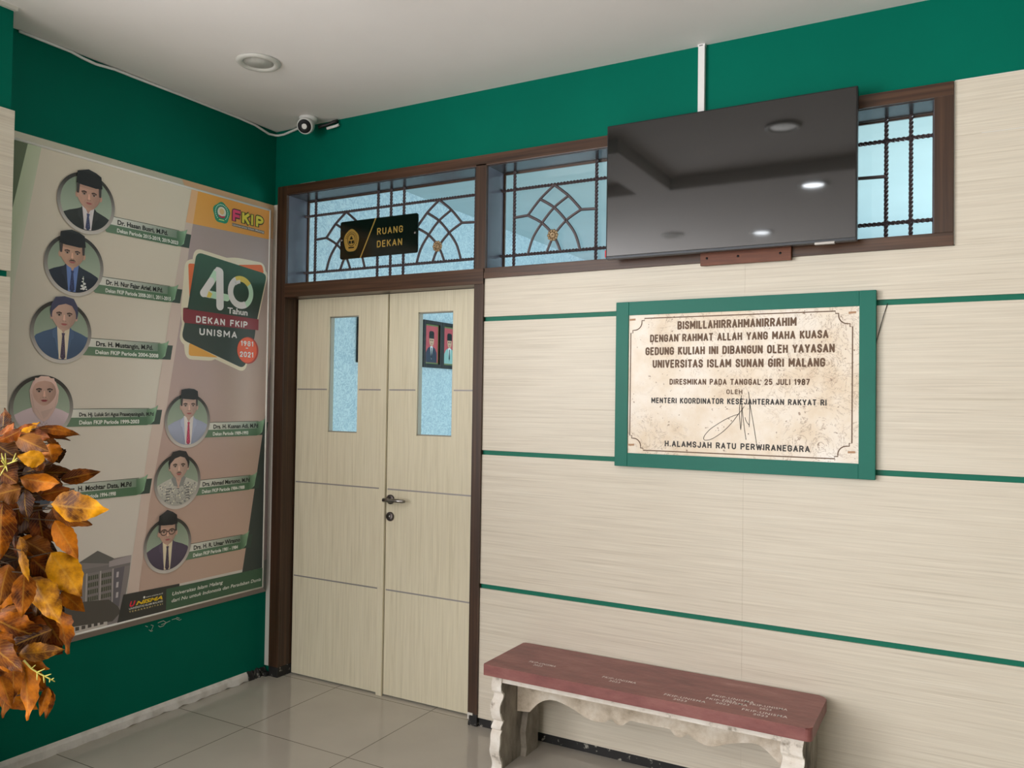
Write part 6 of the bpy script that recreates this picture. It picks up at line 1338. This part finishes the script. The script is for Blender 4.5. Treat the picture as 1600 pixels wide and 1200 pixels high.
    ((1.2319, -2.0685, 1.0448), (1.2868, -2.0155, 1.0836), 0.0691, (0.05, 0.015, 0.002)),
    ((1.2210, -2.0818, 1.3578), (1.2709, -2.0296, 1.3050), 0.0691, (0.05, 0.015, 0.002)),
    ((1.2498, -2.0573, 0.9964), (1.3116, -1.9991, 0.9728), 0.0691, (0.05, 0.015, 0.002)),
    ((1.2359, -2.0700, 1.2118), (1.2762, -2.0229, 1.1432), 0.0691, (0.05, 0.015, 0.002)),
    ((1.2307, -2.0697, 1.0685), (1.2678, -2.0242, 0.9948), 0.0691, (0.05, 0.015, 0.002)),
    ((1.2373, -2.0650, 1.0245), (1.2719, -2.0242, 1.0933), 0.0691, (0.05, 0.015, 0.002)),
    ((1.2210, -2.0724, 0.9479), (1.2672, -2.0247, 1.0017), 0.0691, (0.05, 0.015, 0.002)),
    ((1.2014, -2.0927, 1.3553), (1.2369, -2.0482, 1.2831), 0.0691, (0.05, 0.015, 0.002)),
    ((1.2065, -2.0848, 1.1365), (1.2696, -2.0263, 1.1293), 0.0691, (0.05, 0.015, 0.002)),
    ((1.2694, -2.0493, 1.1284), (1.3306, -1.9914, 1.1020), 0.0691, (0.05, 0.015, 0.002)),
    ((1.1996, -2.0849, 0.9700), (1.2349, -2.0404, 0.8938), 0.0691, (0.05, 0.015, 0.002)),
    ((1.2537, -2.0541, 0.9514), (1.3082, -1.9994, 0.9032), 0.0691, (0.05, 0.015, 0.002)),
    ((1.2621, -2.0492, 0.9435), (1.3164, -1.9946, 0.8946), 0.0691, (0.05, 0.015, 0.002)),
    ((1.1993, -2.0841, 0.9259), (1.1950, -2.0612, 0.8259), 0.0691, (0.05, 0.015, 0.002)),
]
ARM = Vector((1.139, -2.191, 0))
pl = thing('artificial_plant', 'bushy artificial plant with orange and brown leaves in front of the banner', 'plant', (ARM.x, ARM.y, 0))
m = MB(); m.lathe([(0.13, 0), (0.15, 0.02), (0.19, 0.34), (0.205, 0.345), (0.205, 0.38), (0.185, 0.38), (0.175, 0.33), (0.0, 0.32)], POT, (ARM.x, ARM.y, 0), (0, 0, 1), 40); m.build('pot', pl)
m = MB(); m.tube([ARM+Vector((0, 0, 0.3)), ARM+Vector((0.01, 0, 0.6)), ARM+Vector((-0.01, 0.01, 0.9)), ARM+Vector((0.0, 0, 1.30))], [0.022, 0.02, 0.017, 0.010], STEM, 10)
random.seed(9)
for i, (p, q, w, c) in enumerate(LEAVES):
    p = Vector(p)
    z = max(0.5, min(1.28, p.z-0.10+0.06*math.sin(i))); s0 = ARM+Vector((0, 0, z)); mid = s0.lerp(p, 0.55)+Vector((0, 0, 0.03))
    m.tube([s0, mid, p], [0.0030, 0.002, 0.0014], STEM, 5)
m.build('stem', pl)
m = MB()
def leaf_mesh(p, q, w, col, i):
    rnd = random.Random(i*13+1); p = Vector(p); q = Vector(q); ax = (q-p); ln = ax.length; ax.normalize()
    view = Vector((0.45, -0.85, 0.25)); view += Vector((rnd.uniform(-.5, .5), rnd.uniform(-.3, .3), rnd.uniform(-.35, .45)))
    nn = (view-ax*view.dot(ax)).normalized(); sd = ax.cross(nn)
    K_ = 14; vs = []; cs = []; lf = []; rr = rnd.random(); fold = rnd.uniform(0.12, 0.34); sag = rnd.uniform(-0.05, 0.10); ph = rnd.uniform(0, 6); H = 4
    for k in range(K_+1):
        t = k/K_; pr = (math.sin(PI*min(1, t**0.80))**0.95)*(1.05-0.2*t); hw = w*0.5*pr*(1+0.07*((k % 2)-0.5))+0.0004
        ce = p+ax*(ln*t)+nn*(sag*ln*math.sin(PI*t))
        for s in range(-H, H+1):
            x = s/H; rip = 0.05*w*math.sin(t*17+ph+x*2)*abs(x)+0.018*w*math.cos(t*40-abs(x)*5)
            vs.append(ce+sd*(hw*x)+nn*(-fold*hw*abs(x)**1.2*1.2+rip))
            cs.append(tuple(c for c in col)+(1,)); lf.append((t, abs(x), rr))
    fs = []; R_ = 2*H+1
    for k in range(K_):
        for s in range(2*H): fs.append((k*R_+s, k*R_+s+1, (k+1)*R_+s+1, (k+1)*R_+s))
    i0 = len(m.v); m.mesh(vs, fs, LEAF, cs, True)
    for q_, l_ in enumerate(lf): m.leaf[i0+q_] = l_
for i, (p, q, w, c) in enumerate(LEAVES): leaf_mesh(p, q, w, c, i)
m.build('foliage', pl)
m = MB()
m.tube([(1.5300, -2.1849, 0.9177), (1.5442, -2.1765, 0.9001), (1.5599, -2.1674, 0.8889), (1.5755, -2.1584, 0.8804), (1.5892, -2.1506, 0.8722)], [0.0022, 0.002, 0.0018, 0.0016, 0.001], SPRIG, 6)
m.tube([(1.5442, -2.1765, 0.9001), (1.5619, -2.1783, 0.9107)], [0.0016, 0.0009], SPRIG, 5)
m.tube([(1.5556, -2.1699, 0.8921), (1.5797, -2.1681, 0.9029)], [0.0016, 0.0009], SPRIG, 5)
m.tube([(1.5556, -2.1699, 0.8921), (1.5651, -2.1757, 0.8784)], [0.0016, 0.0009], SPRIG, 5)
m.tube([(1.5698, -2.1617, 0.8836), (1.5916, -2.1611, 0.8918)], [0.0016, 0.0009], SPRIG, 5)
m.tube([(1.5676, -2.1630, 0.8848), (1.5786, -2.1680, 0.8731)], [0.0016, 0.0009], SPRIG, 5)
m.tube([(1.5798, -2.1560, 0.8779), (1.5888, -2.1623, 0.8742)], [0.0016, 0.0009], SPRIG, 5)
m.tube([(1.5826, -2.1543, 0.8760), (1.5967, -2.1581, 0.8831)], [0.0016, 0.0009], SPRIG, 5)
m.build('twig', pl)
m = MB()
m.tube([(1.4844, -2.2087, 1.3401), (1.4883, -2.2184, 1.3612)], [0.0017, 0.0009], SPRIG, 5)
m.tube([(1.4844, -2.2087, 1.3401), (1.4934, -2.2158, 1.3685)], [0.0017, 0.0009], SPRIG, 5)
m.tube([(1.4844, -2.2087, 1.3401), (1.4973, -2.2127, 1.3294)], [0.0017, 0.0009], SPRIG, 5)
m.tube([(1.4844, -2.2087, 1.3401), (1.4858, -2.2197, 1.3524)], [0.0017, 0.0009], SPRIG, 5)
m.tube([(1.4844, -2.2087, 1.3401), (1.4834, -2.2203, 1.3189)], [0.0017, 0.0009], SPRIG, 5)
m.tube([(1.4869, -2.2074, 1.3445), (1.5162, -2.2026, 1.3529)], [0.0017, 0.0009], SPRIG, 5)
m.tube([(1.4984, -2.2010, 1.3491), (1.5162, -2.2027, 1.3588)], [0.0017, 0.0009], SPRIG, 5)
m.tube([(1.4971, -2.2017, 1.3490), (1.5136, -2.2044, 1.3689)], [0.0017, 0.0009], SPRIG, 5)
m.tube([(1.4780, -2.2125, 1.3516), (1.4863, -2.2198, 1.3684)], [0.0017, 0.0009], SPRIG, 5)
m.tube([(1.4844, -2.2087, 1.3401), (1.4757, -2.2250, 1.3377)], [0.0017, 0.0009], SPRIG, 5)
m.build('twig', pl)
